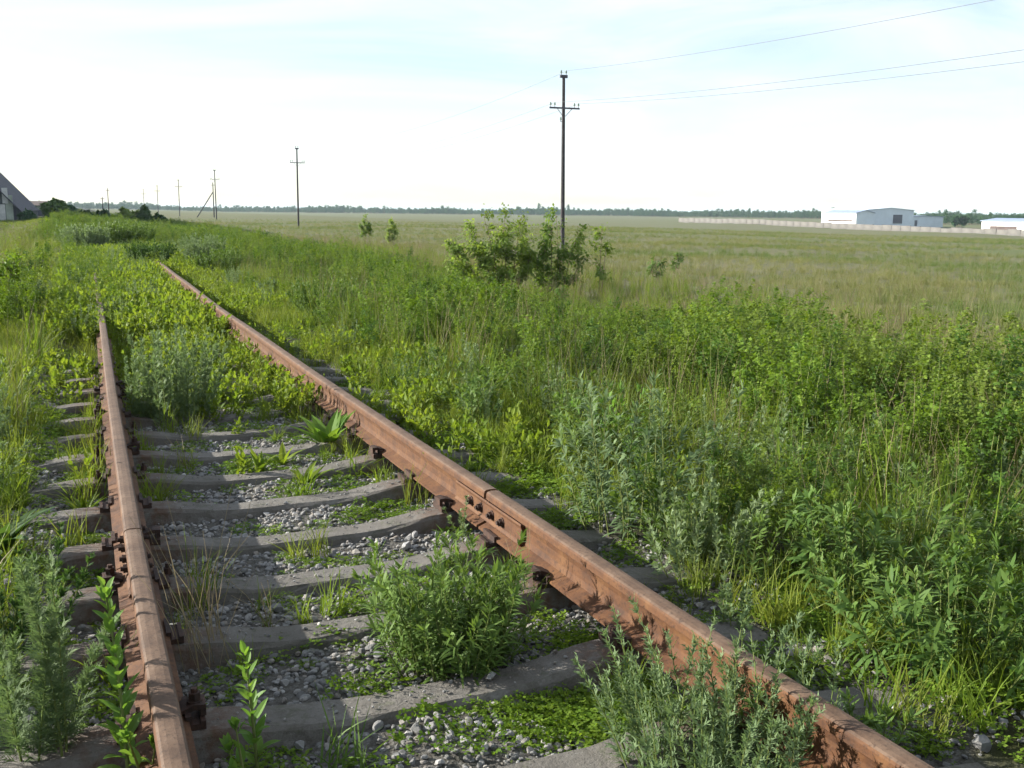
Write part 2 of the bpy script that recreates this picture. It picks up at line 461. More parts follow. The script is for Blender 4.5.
def vis(P, margin=140, zmax=1e9, zmin=0.5):
    """points that this camera, or one a step aside, could see"""
    d = P - CAM; z = d @ _F
    u = 512 + FPX * (d @ _R) / np.maximum(z, 1e-3); v = 384 - FPX * (d @ _U) / np.maximum(z, 1e-3)
    return (z > zmin) & (z < zmax) & (u > -margin) & (u < 1024 + margin) & (v < 768 + margin * 1.6)

# ------------------------------------------------------------------ sleepers with their fixings
def sleeper_mesh(seed):
    rng = np.random.default_rng(seed)
    xs = np.array([-1.35, -1.33, -1.2, -1.05, -0.9, -0.72, -0.6, -0.48, -0.36, -0.24, -0.12, 0, 0.12, 0.24, 0.36, 0.48, 0.6, 0.72, 0.9, 1.05, 1.2, 1.33, 1.35])
    a = np.abs(xs)
    top = np.where(a < 0.32, -0.055, np.where(a < 0.66, -0.055 + 0.055 * (a - 0.32) / 0.34, np.where(a < 1.02, 0.0, -0.035 * (a - 1.02) / 0.33)))
    rings = []
    for x, zt in zip(xs, top):
        j = rng.normal(0, 0.0025, 8)
        e = 0.012 if abs(x) > 1.34 else 0.0
        h = 0.080
        ring = np.array([(-0.135, -0.24), (-0.100, zt - 0.07), (-h - 0.004, zt - 0.013), (-h + 0.012, zt), (h - 0.012, zt), (h + 0.004, zt - 0.013), (0.100, zt - 0.07), (0.135, -0.24)])
        ring[:, 0] += j; ring[:, 1] += rng.normal(0, 0.002, 8)
        if rng.random() < 0.4: ring[2 + int(rng.random() < .5) * 3] += (0, -0.022 * rng.random())
        ring[3:5, 1] -= e; ring[2, 1] -= e; ring[5, 1] -= e
        rings.append(np.column_stack([np.full(8, x), ring[:, 0], ring[:, 1]]))
    V = np.concatenate(rings); n = len(xs)
    i = np.arange(n - 1)[:, None] * 8; j = np.arange(8)[None, :]; j2 = (j + 1) % 8
    q = np.stack([i + j, i + 8 + j, i + 8 + j2, i + j2], -1).reshape(-1, 4)
    mb = MB().add(V, quads=q)
    for k, s in ((0, 1), (8 * (n - 1), -1)):
        f = [(k + 0, k + 1, k + 6, k + 7), (k + 1, k + 2, k + 5, k + 6), (k + 2, k + 3, k + 4, k + 5)]
        mb.Q.append(np.array(f if s > 0 else [t[::-1] for t in f])); mb.qm.append(np.zeros(3))
    return mb.mesh('sleeper', [M['concrete']])
SLEEPER = [sleeper_mesh(s) for s in range(5)]

def fixing_meshes():
    p = MB()
    box(p, -0.150, 0.150, -0.075, 0.075, 0.0005, 0.019)
    box(p, -0.150, -0.132, -0.075, 0.075, 0.019, 0.026); box(p, 0.132, 0.150, -0.075, 0.075, 0.019, 0.026)
    box(p, -0.100, -0.080, -0.078, 0.078, 0.019, 0.047); box(p, 0.080, 0.100, -0.078, 0.078, 0.019, 0.047)
    plate = p.mesh('base_plate', [M['fixing']])
    c = MB()
    # clamp: bent plate resting on the rib and the rail foot
    V = []
    for y in (-0.035, 0.035):
        V += [(0.128, y, 0.030), (0.128, y, 0.064), (0.095, y, 0.066), (0.052, y, 0.050), (0.052, y, 0.036), (0.095, y, 0.049), (0.112, y, 0.047), (0.112, y, 0.030)]
    q = [(k, (k + 1) % 8, (k + 1) % 8 + 8, k + 8) for k in range(8)]
    q += [(0, 7, 6, 1), (1, 6, 5, 2), (2, 5, 4, 3), (9, 14, 15, 8), (10, 13, 14, 9), (11, 12, 13, 10)]
    c.add(V, quads=q)
    clamp = c.mesh('rail_clamp', [M['fixing']])
    b = MB()
    cyl(b, (0.098, 0, 0.062), (0.098, 0, 0.068), 0.024, 0.024, 10)
    cyl(b, (0.098, 0, 0.068), (0.098, 0, 0.092), 0.019, 0.019, 6)
    cyl(b, (0.098, 0, 0.092), (0.098, 0, 0.105), 0.010, 0.010, 8)
    bolt = b.mesh('clamp_bolt', [M['fixing']])
    s = MB()
    cyl(s, (0.122, 0.048, 0.019), (0.122, 0.048, 0.050), 0.020, 0.018, 6)
    cyl(s, (0.122, 0.048, 0.050), (0.122, 0.048, 0.068), 0.010, 0.010, 8)
    spike = s.mesh('plate_bolt', [M['fixing']])
    return plate, clamp, bolt, spike
PLATE, CLAMP, BOLT, SPIKE = fixing_meshes()

# rail centre lines as they wander on the old track (x at y)
RAIL_L = np.array([(-3, -0.79), (2.3, -0.796), (3.86, -0.807), (7.3, -0.792), (13.3, -0.745), (23, -0.70), (60, -0.75)])
RAIL_R = np.array([(-3, 0.90), (1.2, 0.868), (1.85, 0.845), (2.3, 0.822), (4.26, 0.798), (6, 0.767), (8.6, 0.752), (13.2, 0.728), (26, 0.82), (60, 0.80)])
def rail_x(tab, y):
    y = np.asarray(y, float)
    s = 0.5
    return sum(np.interp(y + o, tab[:, 0], tab[:, 1]) for o in (-s, -s / 2, 0, s / 2, s)) / 5

sleeper_y = [1.28, 1.83, 2.36, 2.92, 3.56, 4.115, 4.69, 5.30, 5.905, 6.52, 7.13, 7.74, 8.35, 8.96, 9.57, 10.18]
sl_label = {
    0: 'concrete sleeper closest to the viewer, mostly below the picture edge',
    1: 'concrete sleeper whose end shows beside the rail in the bottom right corner',
    2: 'concrete sleeper end cut by the bottom picture edge below the clover',
    3: 'grey concrete sleeper just in front of the dark green bushy weed',
    4: 'grey concrete sleeper running behind the base of the dark green bushy weed',
    5: 'grey concrete sleeper just on the viewer side of the rail joints',
    6: 'wavy grey concrete sleeper just beyond the rail joints',
    7: 'grey concrete sleeper second beyond the rail joints, pale gravel on both sides',
    8: 'grey concrete sleeper third beyond the rail joints, with a yellow green sprout beside it',
    9: 'half overgrown concrete sleeper fourth beyond the rail joints, by the dock plant',
}
rs = np.random.default_rng(11)
for k, y in enumerate(sleeper_y):
    rz = R(rs.normal(0, 0.5)) - R(0.6)
    t = empty('railway_sleeper', (0.0, y, -0.003), rz)
    inst('concrete_beam', SLEEPER[k % 5], t, rot=(0, 0, math.pi * (k % 2)))
    tag(t, sl_label.get(k, 'concrete sleeper deep in grass, %s beyond the rail joints' % ['fifth', 'sixth', 'seventh', 'eighth', 'ninth', 'tenth'][k - 10] if k >= 10 else None), 'sleeper', 'concrete sleepers of the old track')
    for tab in (RAIL_L, RAIL_R):
        x = float(rail_x(tab, y))
        inst('base_plate', PLATE, t, (x, 0, 0), (0, 0, 0), (.82, .9, 1))
        for s in (0, math.pi):
            if rs.random() < 0.32:
                c = inst('rail_clamp', CLAMP, t, (x, rs.normal(0, .006), 0), (0, 0, s + rs.normal(0, 0.05)))
                if rs.random() < 0.6: inst('bolt', BOLT, c)
            if rs.random() < 0.2: inst('plate_bolt', SPIKE, t, (x, 0, 0), (0, 0, s))

# ------------------------------------------------------------------ rails
# half profile of a heavy flat bottomed rail, height 0.18, foot at z = 0
PR = [(0.075, 0.0), (0.075, 0.010), (0.045, 0.022), (0.016, 0.034), (0.010, 0.060), (0.0095, 0.100), (0.015, 0.125), (0.034, 0.138), (0.0375, 0.142), (0.0365, 0.164), (0.0335, 0.172), (0.027, 0.177), (0.012, 0.1797)]
PROFILE = np.array(PR + [(-a, b) for a, b in PR[::-1]])
def rail(tab, y0, y1, label, wear):
    n = max(2, int((y1 - y0) / 0.4))
    ys = np.linspace(y0, y1, n + 1)
    xs = rail_x(tab, ys)
    k = len(PROFILE)
    dz = 0.004 * np.sin(ys * 0.9 + tab[2, 1] * 5) * sst(ys, 5, 9)
    V = np.stack([xs[:, None] + PROFILE[None, :, 0], np.repeat(ys[:, None], k, 1), 0.0195 + PROFILE[None, :, 1] + dz[:, None]], -1)
    i = np.arange(n)[:, None] * k; j = np.arange(k)[None, :]; j2 = (j + 1) % k
    q = np.stack([i + j, i + k + j, i + k + j2, i + j2], -1)
    top = [10, 11, 12, 13, 14]
    body = MB(); V2 = V.reshape(-1, 3)
    tm = np.isin(np.arange(k), top)
    body.add(V2, quads=q[:, ~tm].reshape(-1, 4), mat=0)
    body.Q.append(q[:, tm].reshape(-1, 4)); body.qm.append(np.ones(tm.sum() * n))
    h = k // 2
    for b, s in ((0, 1), (n * k, -1)):
        f = np.array([(b + a, b + a + 1, b + k - 2 - a, b + k - 1 - a) for a in range(h - 1)])
        body.Q.append(f if s > 0 else f[:, ::-1]); body.qm.append(np.zeros(len(f)))
    me = body.mesh('rail_body', [M['rail'], M['rail_top']])
    t = empty('rail', (0, 0, 0))
    inst('rail_body', me, t)
    return tag(t, label, 'rail', 'rusty rails of the old track')
JY = 4.262
r1 = rail(RAIL_R, -3, JY - 0.013, 'rusty brown rail from the bottom right corner up to its open joint', 1)
rail(RAIL_R, JY + 0.013, 27.5, 'long rusty rail beyond the joint, narrowing away into the greenery between weeds', 1)
r2 = rail(RAIL_L, -3, JY - 0.006, 'rusty rail running off the bottom edge beside the tall feathery herb', 1)
rail(RAIL_L, JY + 0.006, 24.0, 'rusty rail beyond the joint that sinks into the yellow green weeds', 1)
def fishplate_mesh():
    mb = MB()
    pr = np.array([(0.0125, 0.040), (0.036, 0.030), (0.040, 0.036), (0.031, 0.050), (0.029, 0.108), (0.034, 0.122), (0.031, 0.130), (0.0165, 0.124)])
    k = len(pr); V = []
    for y in (-0.40, 0.40):
        V += [(a, y, b) for a, b in pr]
    q = [(i, i + k, (i + 1) % k + k, (i + 1) % k) for i in range(k)] + [(0, 1, 2, 3), (0, 3, 4, 7), (4, 5, 6, 7), (11, 10, 9, 8), (15, 12, 11, 8), (15, 14, 13, 12)]
    return mb.add(V, quads=q).mesh('fishplate', [M['rail']])
FISH = fishplate_mesh()
def fish_bolt_mesh():
    b = MB()
    cyl(b, (0.029, 0, 0.078), (0.034, 0, 0.078), 0.024, 0.024, 12); cyl(b, (0.034, 0, 0.078), (0.050, 0, 0.078), 0.018, 0.018, 6); cyl(b, (0.050, 0, 0.078), (0.060, 0, 0.078), 0.010, 0.010, 8)
    return b.mesh('fish_bolt', [M['fixing']])
FBOLT = fish_bolt_mesh()
for rr, tab in ((r1, RAIL_R), (r2, RAIL_L)):
    x = float(rail_x(tab, JY)); sl = float((rail_x(tab, JY - .4) - rail_x(tab, JY + .4)) / 0.8)
    for s in (0, math.pi):
        f = inst('fishplate', FISH, rr, (x, JY, 0.0195), (0, 0, s + math.atan(sl)))
        for k, yy in enumerate((-0.32, -0.19, -0.07, 0.07, 0.19, 0.32)):
            if (k + int(s)) % 5 == 3: continue
            inst('fish_bolt', FBOLT, f, (0, yy, 0), (0, 0, 0))

# ------------------------------------------------------------------ scatter (geometry nodes) for what nobody could count
_geo_cache = {}
def scatter(name, label, cat, protos, P, rng, smin, smax, tilt=0.12, idx=None, scale=None, rot=None):
    n = len(P)
    me = bpy.data.meshes.new(name)
    me.vertices.add(n); me.vertices.foreach_set('co', np.asarray(P, np.float32).ravel())
    if rot is None: rot = np.column_stack([rng.normal(0, tilt, n), rng.normal(0, tilt, n), rng.uniform(0, 6.283, n)])
    if scale is None: scale = rng.uniform(smin, smax, n)
    if idx is None: idx = rng.integers(0, len(protos), n)
    a = me.attributes.new('rot', 'FLOAT_VECTOR', 'POINT'); a.data.foreach_set('vector', rot.astype(np.float32).ravel())
    a = me.attributes.new('scl', 'FLOAT', 'POINT'); a.data.foreach_set('value', np.asarray(scale, np.float32))
    a = me.attributes.new('pick', 'INT', 'POINT'); a.data.foreach_set('value', np.asarray(idx, np.int32))
    me.update()
    o = bpy.data.objects.new(name, me); col.objects.link(o)
    key = tuple(p.name for p in protos)
    if key not in _geo_cache:
        ng = bpy.data.node_groups.new('scatter ' + name, 'GeometryNodeTree')
        ng.interface.new_socket('Geometry', in_out='INPUT', socket_type='NodeSocketGeometry')
        ng.interface.new_socket('Geometry', in_out='OUTPUT', socket_type='NodeSocketGeometry')
        gi, go = ng.nodes.new('NodeGroupInput'), ng.nodes.new('NodeGroupOutput')
        iop = ng.nodes.new('GeometryNodeInstanceOnPoints'); jn = ng.nodes.new('GeometryNodeJoinGeometry')
        for p in protos:
            oi = ng.nodes.new('GeometryNodeObjectInfo'); oi.inputs['Object'].default_value = p
            g2 = ng.nodes.new('GeometryNodeGeometryToInstance')
            ng.links.new(oi.outputs['Geometry'], g2.inputs[0]); ng.links.new(g2.outputs[0], jn.inputs[0])
        def attr(nm, tp):
            nd = ng.nodes.new('GeometryNodeInputNamedAttribute'); nd.data_type = tp; nd.inputs['Name'].default_value = nm
            return nd.outputs['Attribute']
        ng.links.new(gi.outputs[0], iop.inputs['Points']); ng.links.new(jn.outputs[0], iop.inputs['Instance'])
        iop.inputs['Pick Instance'].default_value = True
        ng.links.new(attr('pick', 'INT'), iop.inputs['Instance Index'])
        e2r = ng.nodes.new('FunctionNodeEulerToRotation'); ng.links.new(attr('rot', 'FLOAT_VECTOR'), e2r.inputs[0]); ng.links.new(e2r.outputs[0], iop.inputs['Rotation'])
        ng.links.new(attr('scl', 'FLOAT'), iop.inputs['Scale'])
        ng.links.new(iop.outputs[0], go.inputs[0])
        _geo_cache[key] = ng
    md = o.modifiers.new('scatter', 'NODES'); md.node_group = _geo_cache[key]
    return tag(o, label, cat, kind='stuff')

def proto(mb, name, mats, smooth=False):
    return mb.build(name, mats, smooth=smooth, link=False)

# ------------------------------------------------------------------ gravel
def stone_mb(seed, r=1.0, lev=1):
    rng = np.random.default_rng(seed)
    t = (1 + 5 ** .5) / 2
    V = norm(np.array([(-1, t, 0), (1, t, 0), (-1, -t, 0), (1, -t, 0), (0, -1, t), (0, 1, t), (0, -1, -t), (0, 1, -t), (t, 0, -1), (t, 0, 1), (-t, 0, -1), (-t, 0, 1)], float))
    F = [(0, 11, 5), (0, 5, 1), (0, 1, 7), (0, 7, 10), (0, 10, 11), (1, 5, 9), (5, 11, 4), (11, 10, 2), (10, 7, 6), (7, 1, 8), (3, 9, 4), (3, 4, 2), (3, 2, 6), (3, 6, 8), (3, 8, 9), (4, 9, 5), (2, 4, 11), (6, 2, 10), (8, 6, 7), (9, 8, 1)]
    Vl = [tuple(v) for v in V]; cache = {}
    def midp(a, b):
        kk = (min(a, b), max(a, b))
        if kk not in cache:
            cache[kk] = len(Vl); Vl.append(tuple(norm(np.array(Vl[a]) + np.array(Vl[b]))))
        return cache[kk]
    F2 = F
    for _ in range(lev):
        F3 = []
        for a, b, c in F2:
            x, y, z = midp(a, b), midp(b, c), midp(c, a)
            F3 += [(a, x, z), (b, y, x), (c, z, y), (x, y, z)]
        F2 = F3
    V = np.array(Vl)
    for _ in range(7 if lev == 1 else 14):   # knock flat facets off the ball
        d = norm(rng.normal(size=3)); h = rng.uniform(0.45, 0.8)
        e = V @ d; V = V - np.maximum(e - h, 0)[:, None] * d
    V = V * np.array([rng.uniform(0.8, 1.25), rng.uniform(0.7, 1.0), rng.uniform(0.5, 0.8)]) * (1 + rng.normal(0, 0.03 if lev == 1 else 0.008, (len(V), 1))) * r
    return MB().add(V, tris=F2)
STONES = [proto(stone_mb(s), 'ballast_stone', [M['stone']]) for s in range(10)]
rng = np.random.default_rng(3)
n = 44000
P = np.column_stack([rng.uniform(-1.7, 1.75, n), rng.uniform(1.2, 9.5, n), np.zeros(n)])
keep = np.ones(n, bool)
for y in sleeper_y: keep &= ~(np.abs(P[:, 1] - y) < 0.092)
keep &= (np.abs(P[:, 0]) < 1.3) | (rng.random(n) < 0.5)
P = P[keep]; P[:, 2] = gz(P[:, 0], P[:, 1]) + rng.uniform(-0.004, 0.010, len(P))
q = rng.integers(3, 11, 420); PT = np.column_stack([rng.uniform(-.64, .64, 420), np.array(sleeper_y)[q] + rng.uniform(-.07, .07, 420), np.full(420, -.05)])
PT[:, 2] = np.where(np.abs(PT[:, 0]) < .32, -.052, -.052 + .055 * (np.abs(PT[:, 0]) - .32) / .34)
P = np.concatenate([P[vis(P, 200)], PT])
sc = np.clip(rng.lognormal(-4.48, 0.40, len(P)), 0.006, 0.024); sc[-420:] *= .45
rot = rng.uniform(-0.5, 0.5, (len(P), 3)); rot[:, 2] = rng.uniform(0, 6.28, len(P))
scatter('gravel', 'grey crushed stone ballast between the sleepers', 'gravel', STONES, P, rng, 0, 0, scale=sc, rot=rot)

# single larger stones lying on the ballast
BIG = [(-0.30, 3.86, 0.050, 'large pale stone on the gravel in the shade of the nearer rail'),
       (0.40, 4.38, 0.046, 'pale block of ballast lying against the wavy sleeper near the rail joint'),
       (0.17, 4.42, 0.036, 'rounded grey stone beside the pale block on the gravel'),
       (-0.03, 3.28, 0.042, 'grey angular stone at the foot of the sleeper left of the bushy weed'),
       (0.25, 2.78, 0.030, 'small pale stone lying on top of the sleeper in front of the bushy weed'),
       (0.60, 2.62, 0.034, 'pale stone in the clover near the bottom rail'),
       (1.42, 1.95, 0.055, 'grey stone outside the rail in the bottom right corner'),
       (-1.10, 3.62, 0.060, 'flat grey stone outside the rail behind the feathery grey herb')]
for k, (x, y, r, lb) in enumerate(BIG):
    z = float(gz(x, y)) + r * 0.42
    if k == 4: z = -0.055 + r * 0.5; y = 2.92
    o = stone_mb(100 + k, r * .8, 3).build('stone', M['stone'], loc=(x, y, z)); o.rotation_euler = (0.1 * k, 0.07 * k, k)
    tag(o, lb, 'stone', 'larger loose stones on the ballast')

# ------------------------------------------------------------------ plants
UP = np.array([0, 0, 1.0])
def disk(rng, n, r):
    a = rng.uniform(0, 2 * np.pi, n); q = r * np.sqrt(rng.random(n))
    return np.column_stack([q * np.cos(a), q * np.sin(a), np.zeros(n)])

def grass(rng, n, h0, h1, r, w, lean=0.35, droop=0.35, nseg=3, mat=0, mb=None, vr=(0, 1)):
    mb = mb or MB()
    P = disk(rng, n, r); a = rng.uniform(0, 2 * np.pi, n); out = np.column_stack([np.cos(a), np.sin(a), np.zeros(n)])
    D = UP + out * np.abs(rng.normal(0, lean, n))[:, None]
    L = rng.uniform(h0, h1, n)
    b = (out * 0.7 - UP * 0.45) * (L * np.abs(rng.normal(0, droop, n)))[:, None]
    a2 = a + rng.normal(0, 0.6, n)
    blades(mb, P, D, np.column_stack([np.cos(a2), np.sin(a2), np.full(n, 0.2)]), L, w * rng.uniform(0.6, 1.2, n), b, nseg, 'blade', mat, rng.uniform(*vr, n))
    return mb

def seedheads(rng, mb, n, h0, h1, r, mstem=1, mhead=1, lean=0.15, hl=0.08):
    P = disk(rng, n, r)
    for p in P:
        h = rng.uniform(h0, h1); d = norm(UP + rng.normal(0, lean, 3) * (1, 1, 0)); bd = rng.normal(0, 0.06, 3) * (1, 1, 0)
        t = np.linspace(0, 1, 4)[:, None]
        pts = p + d * h * t + bd * t ** 2
        tube(mb, pts, [0.0016, 0.0014, 0.0011, 0.0007], 3, mstem, rng.random())
        k = 12; tt = rng.uniform(1 - hl / h, 1, k)[:, None]
        q = p + d * h * tt + bd * tt ** 2
        a = rng.uniform(0, 6.28, k); o = np.column_stack([np.cos(a), np.sin(a), np.zeros(k)])
        blades(mb, q, UP + o * 0.6, o, rng.uniform(0.010, 0.022, k), 0.0016, None, 1, 'lance', mhead, rng.random(k))

def stem_path(rng, base, d, h, sway=0.12, k=6):
    t = np.linspace(0, 1, k)[:, None]
    b = rng.normal(0, sway, 3) * (1, 1, 0.1) * h
    return base + d * h * t + b * (t ** 2), d, b, h

def on_stem(base, d, b, h, t):
    t = np.asarray(t)[:, None]
    return base + d * h * t + b * t ** 2, norm(d * h + 2 * b * t)

def leaf_dirs(rng, tan, az, ang):
    a = np.array([0.2, 1.0, 0.1]); u = norm(np.cross(tan, a)); v = np.cross(tan, u)
    rad = u * np.cos(az)[:, None] + v * np.sin(az)[:, None]
    ang = np.broadcast_to(ang, (len(tan),))[:, None]
    D = tan * np.cos(ang) + rad * np.sin(ang)
    N = tan * np.sin(ang) - rad * np.cos(ang)
    return D, N

def wormwood(rng, nst, h, r, lobes=4, nodes=34, lf=0.046, lw=0.0046, lean=0.28, mb=None, stems=None):
    """grey green clump of upright stems with finely cut leaves"""
    mb = mb or MB(); stems = stems if stems is not None else mb; sm = 1 if stems is mb else 0
    for p in disk(rng, nst, r):
        hh = h * rng.uniform(0.55, 1.0)
        d = norm(UP + np.array([p[0], p[1], 0]) / max(r, 1e-3) * lean * rng.uniform(0.4, 1.2) + rng.normal(0, 0.08, 3) * (1, 1, 0))
        pts, d, b, hh = stem_path(rng, p, d, hh, 0.10)
        tube(stems, pts, np.linspace(0.0034, 0.0012, len(pts)) * (h / 0.5) ** .5, 4, sm, rng.random())
        t = np.sort(rng.uniform(0.10, 1.0, nodes)); c, tan = on_stem(p, d, b, hh, t)
        D, N = leaf_dirs(rng, tan, np.arange(nodes) * 2.4 + rng.normal(0, .3, nodes), rng.uniform(0.45, 1.15, nodes) * (1.12 - 0.55 * t))
        L = lf * (1.25 - 0.65 * t) * rng.uniform(0.7, 1.2, nodes) * (h / 0.5) ** .4
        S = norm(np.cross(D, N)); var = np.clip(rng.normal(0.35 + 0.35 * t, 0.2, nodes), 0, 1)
        blades(mb, c, D, N, L, lw, -UP * (L * 0.18)[:, None], 2, 'lance', 0, var)
        for q in range(lobes):
            f = 0.30 + 0.45 * (q // 2) / max(1, lobes / 2 - 0.5); s = 1 if q % 2 else -1
            blades(mb, c + D * (L * f)[:, None], D * 0.75 + S * s * 0.75 + rng.normal(0, .2, (nodes, 3)), N, L * 0.52, lw * 0.9, None, 1, 'blade', 0, var)
    return mb

def willow_weed(rng, nst, h, r, nodes=34, lf=0.080, lw=0.0068, lean=0.5, mb=None, stems=None, droop=0.35):
    """bushy clump of stems with narrow arching leaves"""
    mb = mb or MB(); stems = stems if stems is not None else mb; sm = 1 if stems is mb else 0
    for p in disk(rng, nst, r):
        hh = h * rng.uniform(0.55, 1.02)
        d = norm(UP + np.array([p[0], p[1], 0]) / max(r, 1e-3) * lean * rng.uniform(0.3, 1.2) + rng.normal(0, 0.1, 3) * (1, 1, 0))
        pts, d, b, hh = stem_path(rng, p, d, hh, 0.10)
        tube(stems, pts, np.linspace(0.0036, 0.0014, len(pts)), 4, sm, rng.random())
        t = np.concatenate([rng.uniform(0.12, 1.0, nodes - 8), rng.uniform(0.93, 1.0, 8)]); c, tan = on_stem(p, d, b, hh, t)
        D, N = leaf_dirs(rng, tan, rng.uniform(0, 6.28, nodes), rng.uniform(0.55, 1.2, nodes) * (1.15 - 0.4 * t))
        L = lf * (1.15 - 0.45 * t) * rng.uniform(0.7, 1.2, nodes)
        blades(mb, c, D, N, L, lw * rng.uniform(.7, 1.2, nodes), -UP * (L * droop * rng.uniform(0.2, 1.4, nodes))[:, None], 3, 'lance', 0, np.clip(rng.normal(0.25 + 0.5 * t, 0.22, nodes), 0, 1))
    return mb

def lush_weed(rng, nst, h, r, lf=0.042, lw=0.0130, branches=11, mb=None):
    """tall green weed: branched stems with many small oval leaflets"""
    mb = mb or MB()
    for p in disk(rng, nst, r):
        hh = h * rng.uniform(0.65, 1.05)
        d = norm(UP + rng.normal(0, 0.13, 3) * (1, 1, 0))
        pts, d, b, hh = stem_path(rng, p, d, hh, 0.08)
        tube(mb, pts, np.linspace(0.004, 0.0015, len(pts)), 3, 1, rng.random())
        segs = [(p, d, b, hh, 12, 0.3)]
        for tb in rng.uniform(0.22, 0.92, branches):
            c, tan = on_stem(p, d, b, hh, [tb]); a = rng.uniform(0, 6.28)
            bd = norm(tan[0] * 0.9 + np.array([np.cos(a), np.sin(a), 0]) * 0.75); bl = hh * rng.uniform(0.14, 0.30) * (1.15 - 0.5 * tb)
            segs.append((c[0], bd, UP * 0.06 * bl, bl, 9, 0.15))
        for (q, dd, bb, ll, k, t0) in segs:
            t = rng.uniform(t0, 1.02, k); c, tan = on_stem(q, dd, bb, ll, t)
            D, N = leaf_dirs(rng, tan, rng.uniform(0, 6.28, k), rng.uniform(0.6, 1.35, k)); N = N + UP * 0.8
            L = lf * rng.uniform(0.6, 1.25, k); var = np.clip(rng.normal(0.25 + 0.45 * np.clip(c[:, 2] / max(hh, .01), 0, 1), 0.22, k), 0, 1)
            for s in (-0.8, 0, 0.8):
                S = norm(np.cross(D, N)); blades(mb, c + D * 0.008, D + S * s, N, L * (1 if s == 0 else .85), lw * rng.uniform(.8, 1.2, k), -UP * (L * .2)[:, None], 2, 'ovate', 0, var)
    return mb

def clover(rng, n, r, h=0.05, lf=0.013):
    mb = MB(); P = disk(rng, n, r); P[:, 2] = h * rng.uniform(0.25, 1.0, n) * (1.1 - 0.6 * (np.linalg.norm(P[:, :2], axis=1) / r))
    a = rng.uniform(0, 6.28, n); N = UP + rng.normal(0, 0.35, (n, 3))
    for k in range(3):
        D = np.column_stack([np.cos(a + k * 2.1), np.sin(a + k * 2.1), rng.normal(0.1, 0.25, n)])
        blades(mb, P, D, N, lf * rng.uniform(0.7, 1.4, n), lf * 0.42, None, 2, 'ovate', 0, rng.random(n))
    k = n // 6; q = rng.integers(0, n, k); blades(mb, P[q] * (1, 1, 0), UP + rng.normal(0, .2, (k, 3)), np.array([1., 0, 0]), P[q][:, 2] + .004, 0.0008, None, 1, 'blade', 1, 0.5)
    return mb

def broad_weed(rng, nst, h, r, lf=0.06, lw=0.017, nodes=9):
    mb = MB()
    for p in disk(rng, nst, r):
        hh = h * rng.uniform(0.5, 1.0); d = norm(UP + rng.normal(0, 0.25, 3) * (1, 1, 0))
        pts, d, b, hh = stem_path(rng, p, d, hh, 0.1, 4); tube(mb, pts, np.linspace(0.003, 0.0015, 4), 3, 1, rng.random())
        t = np.linspace(0.15, 1, nodes); c, tan = on_stem(p, d, b, hh, t)
        D, N = leaf_dirs(rng, tan, np.arange(nodes) * 2.6 + rng.normal(0, .3, nodes), rng.uniform(0.5, 1.0, nodes) * (1.2 - .6 * t))
        L = lf * rng.uniform(0.7, 1.25, nodes); blades(mb, c, D, N, L, lw * rng.uniform(.7, 1.1, nodes), -UP * (L * .22)[:, None], 3, 'ovate', 0, np.clip(rng.normal(.5, .3, nodes), 0, 1), fold=0.35)
    return mb

def dry_stalk(rng, nst, h, r):
    mb = MB()
    for p in disk(rng, nst, r):
        hh = h * rng.uniform(0.6, 1.05); d = norm(UP + rng.normal(0, 0.12, 3) * (1, 1, 0))
        pts, d, b, hh = stem_path(rng, p, d, hh, 0.08); tube(mb, pts, np.linspace(0.0032, 0.0014, len(pts)), 3, 0, rng.random())
        for tb in rng.uniform(0.55, 1.0, 8):
            c, tan = on_stem(p, d, b, hh, [tb]); a = rng.uniform(0, 6.28); q = norm(tan[0] + 0.6 * np.array([np.cos(a), np.sin(a), 0])); l = hh * rng.uniform(.06, .18)
            tube(mb, [c[0], c[0] + q * l * .5, c[0] + q * l + UP * .02], [0.0014, 0.0011, 0.0008], 3, 0, rng.random())
    return mb

def g_(s): return np.random.default_rng(s)
TUFT = [proto(grass(g_(20 + s), 34, 0.08, 0.26, 0.05, 0.0026), 'grass_tuft', [M['grass']]) for s in range(4)]
TUFTY = [proto(grass(g_(30 + s), 30, 0.10, 0.30, 0.06, 0.0024), 'grass_tuft', [M['grass_yellow']]) for s in range(3)]
TALL = []
for s in range(4):
    mb = grass(g_(40 + s), 30, 0.25, 0.62, 0.10, 0.0030, 0.22, 0.3, 4); grass(g_(45 + s), 4, 0.15, 0.4, 0.10, 0.0026, 0.4, 0.5, 3, 1, mb); seedheads(g_(50 + s), mb, 3, 0.5, 0.78, 0.09)
    TALL.append(proto(mb, 'tall_grass', [M['grass_yellow'] if s % 2 else M['grass'], M['dry']]))
DRY = []
for s in range(3):
    mb = grass(g_(60 + s), 26, 0.3, 0.7, 0.12, 0.0024, 0.18, 0.25, 3); seedheads(g_(65 + s), mb, 8, 0.5, 0.85, 0.12, 0, 0)
    DRY.append(proto(mb, 'dry_grass', [M['dry']]))
FIELD = []
for s in range(4):
    mb = grass(g_(70 + s), 34, 0.18, 0.46, 0.22, 0.0038, 0.3, 0.35, 2); seedheads(g_(75 + s), mb, 2, 0.4, 0.6, 0.2, 1, 1)
    FIELD.append(proto(mb, 'field_grass', [M['pale_grass'], M['dry']]))
LUSH = [proto(lush_weed(g_(80 + s), 4, 0.85 + 0.1 * (s % 3), 0.14, lf=(.032, .028, .038)[s % 3], lw=(.0095, .0070, .0085)[s % 3], branches=16), 'lush_weed', [M['lush_dark' if s % 4 == 3 else 'lush'], M['stem']]) for s in range(8)]
WORM = [proto(wormwood(g_(90 + s), 9, 0.5, 0.12), 'wormwood', [M['worm'], M['stem']]) for s in range(4)]
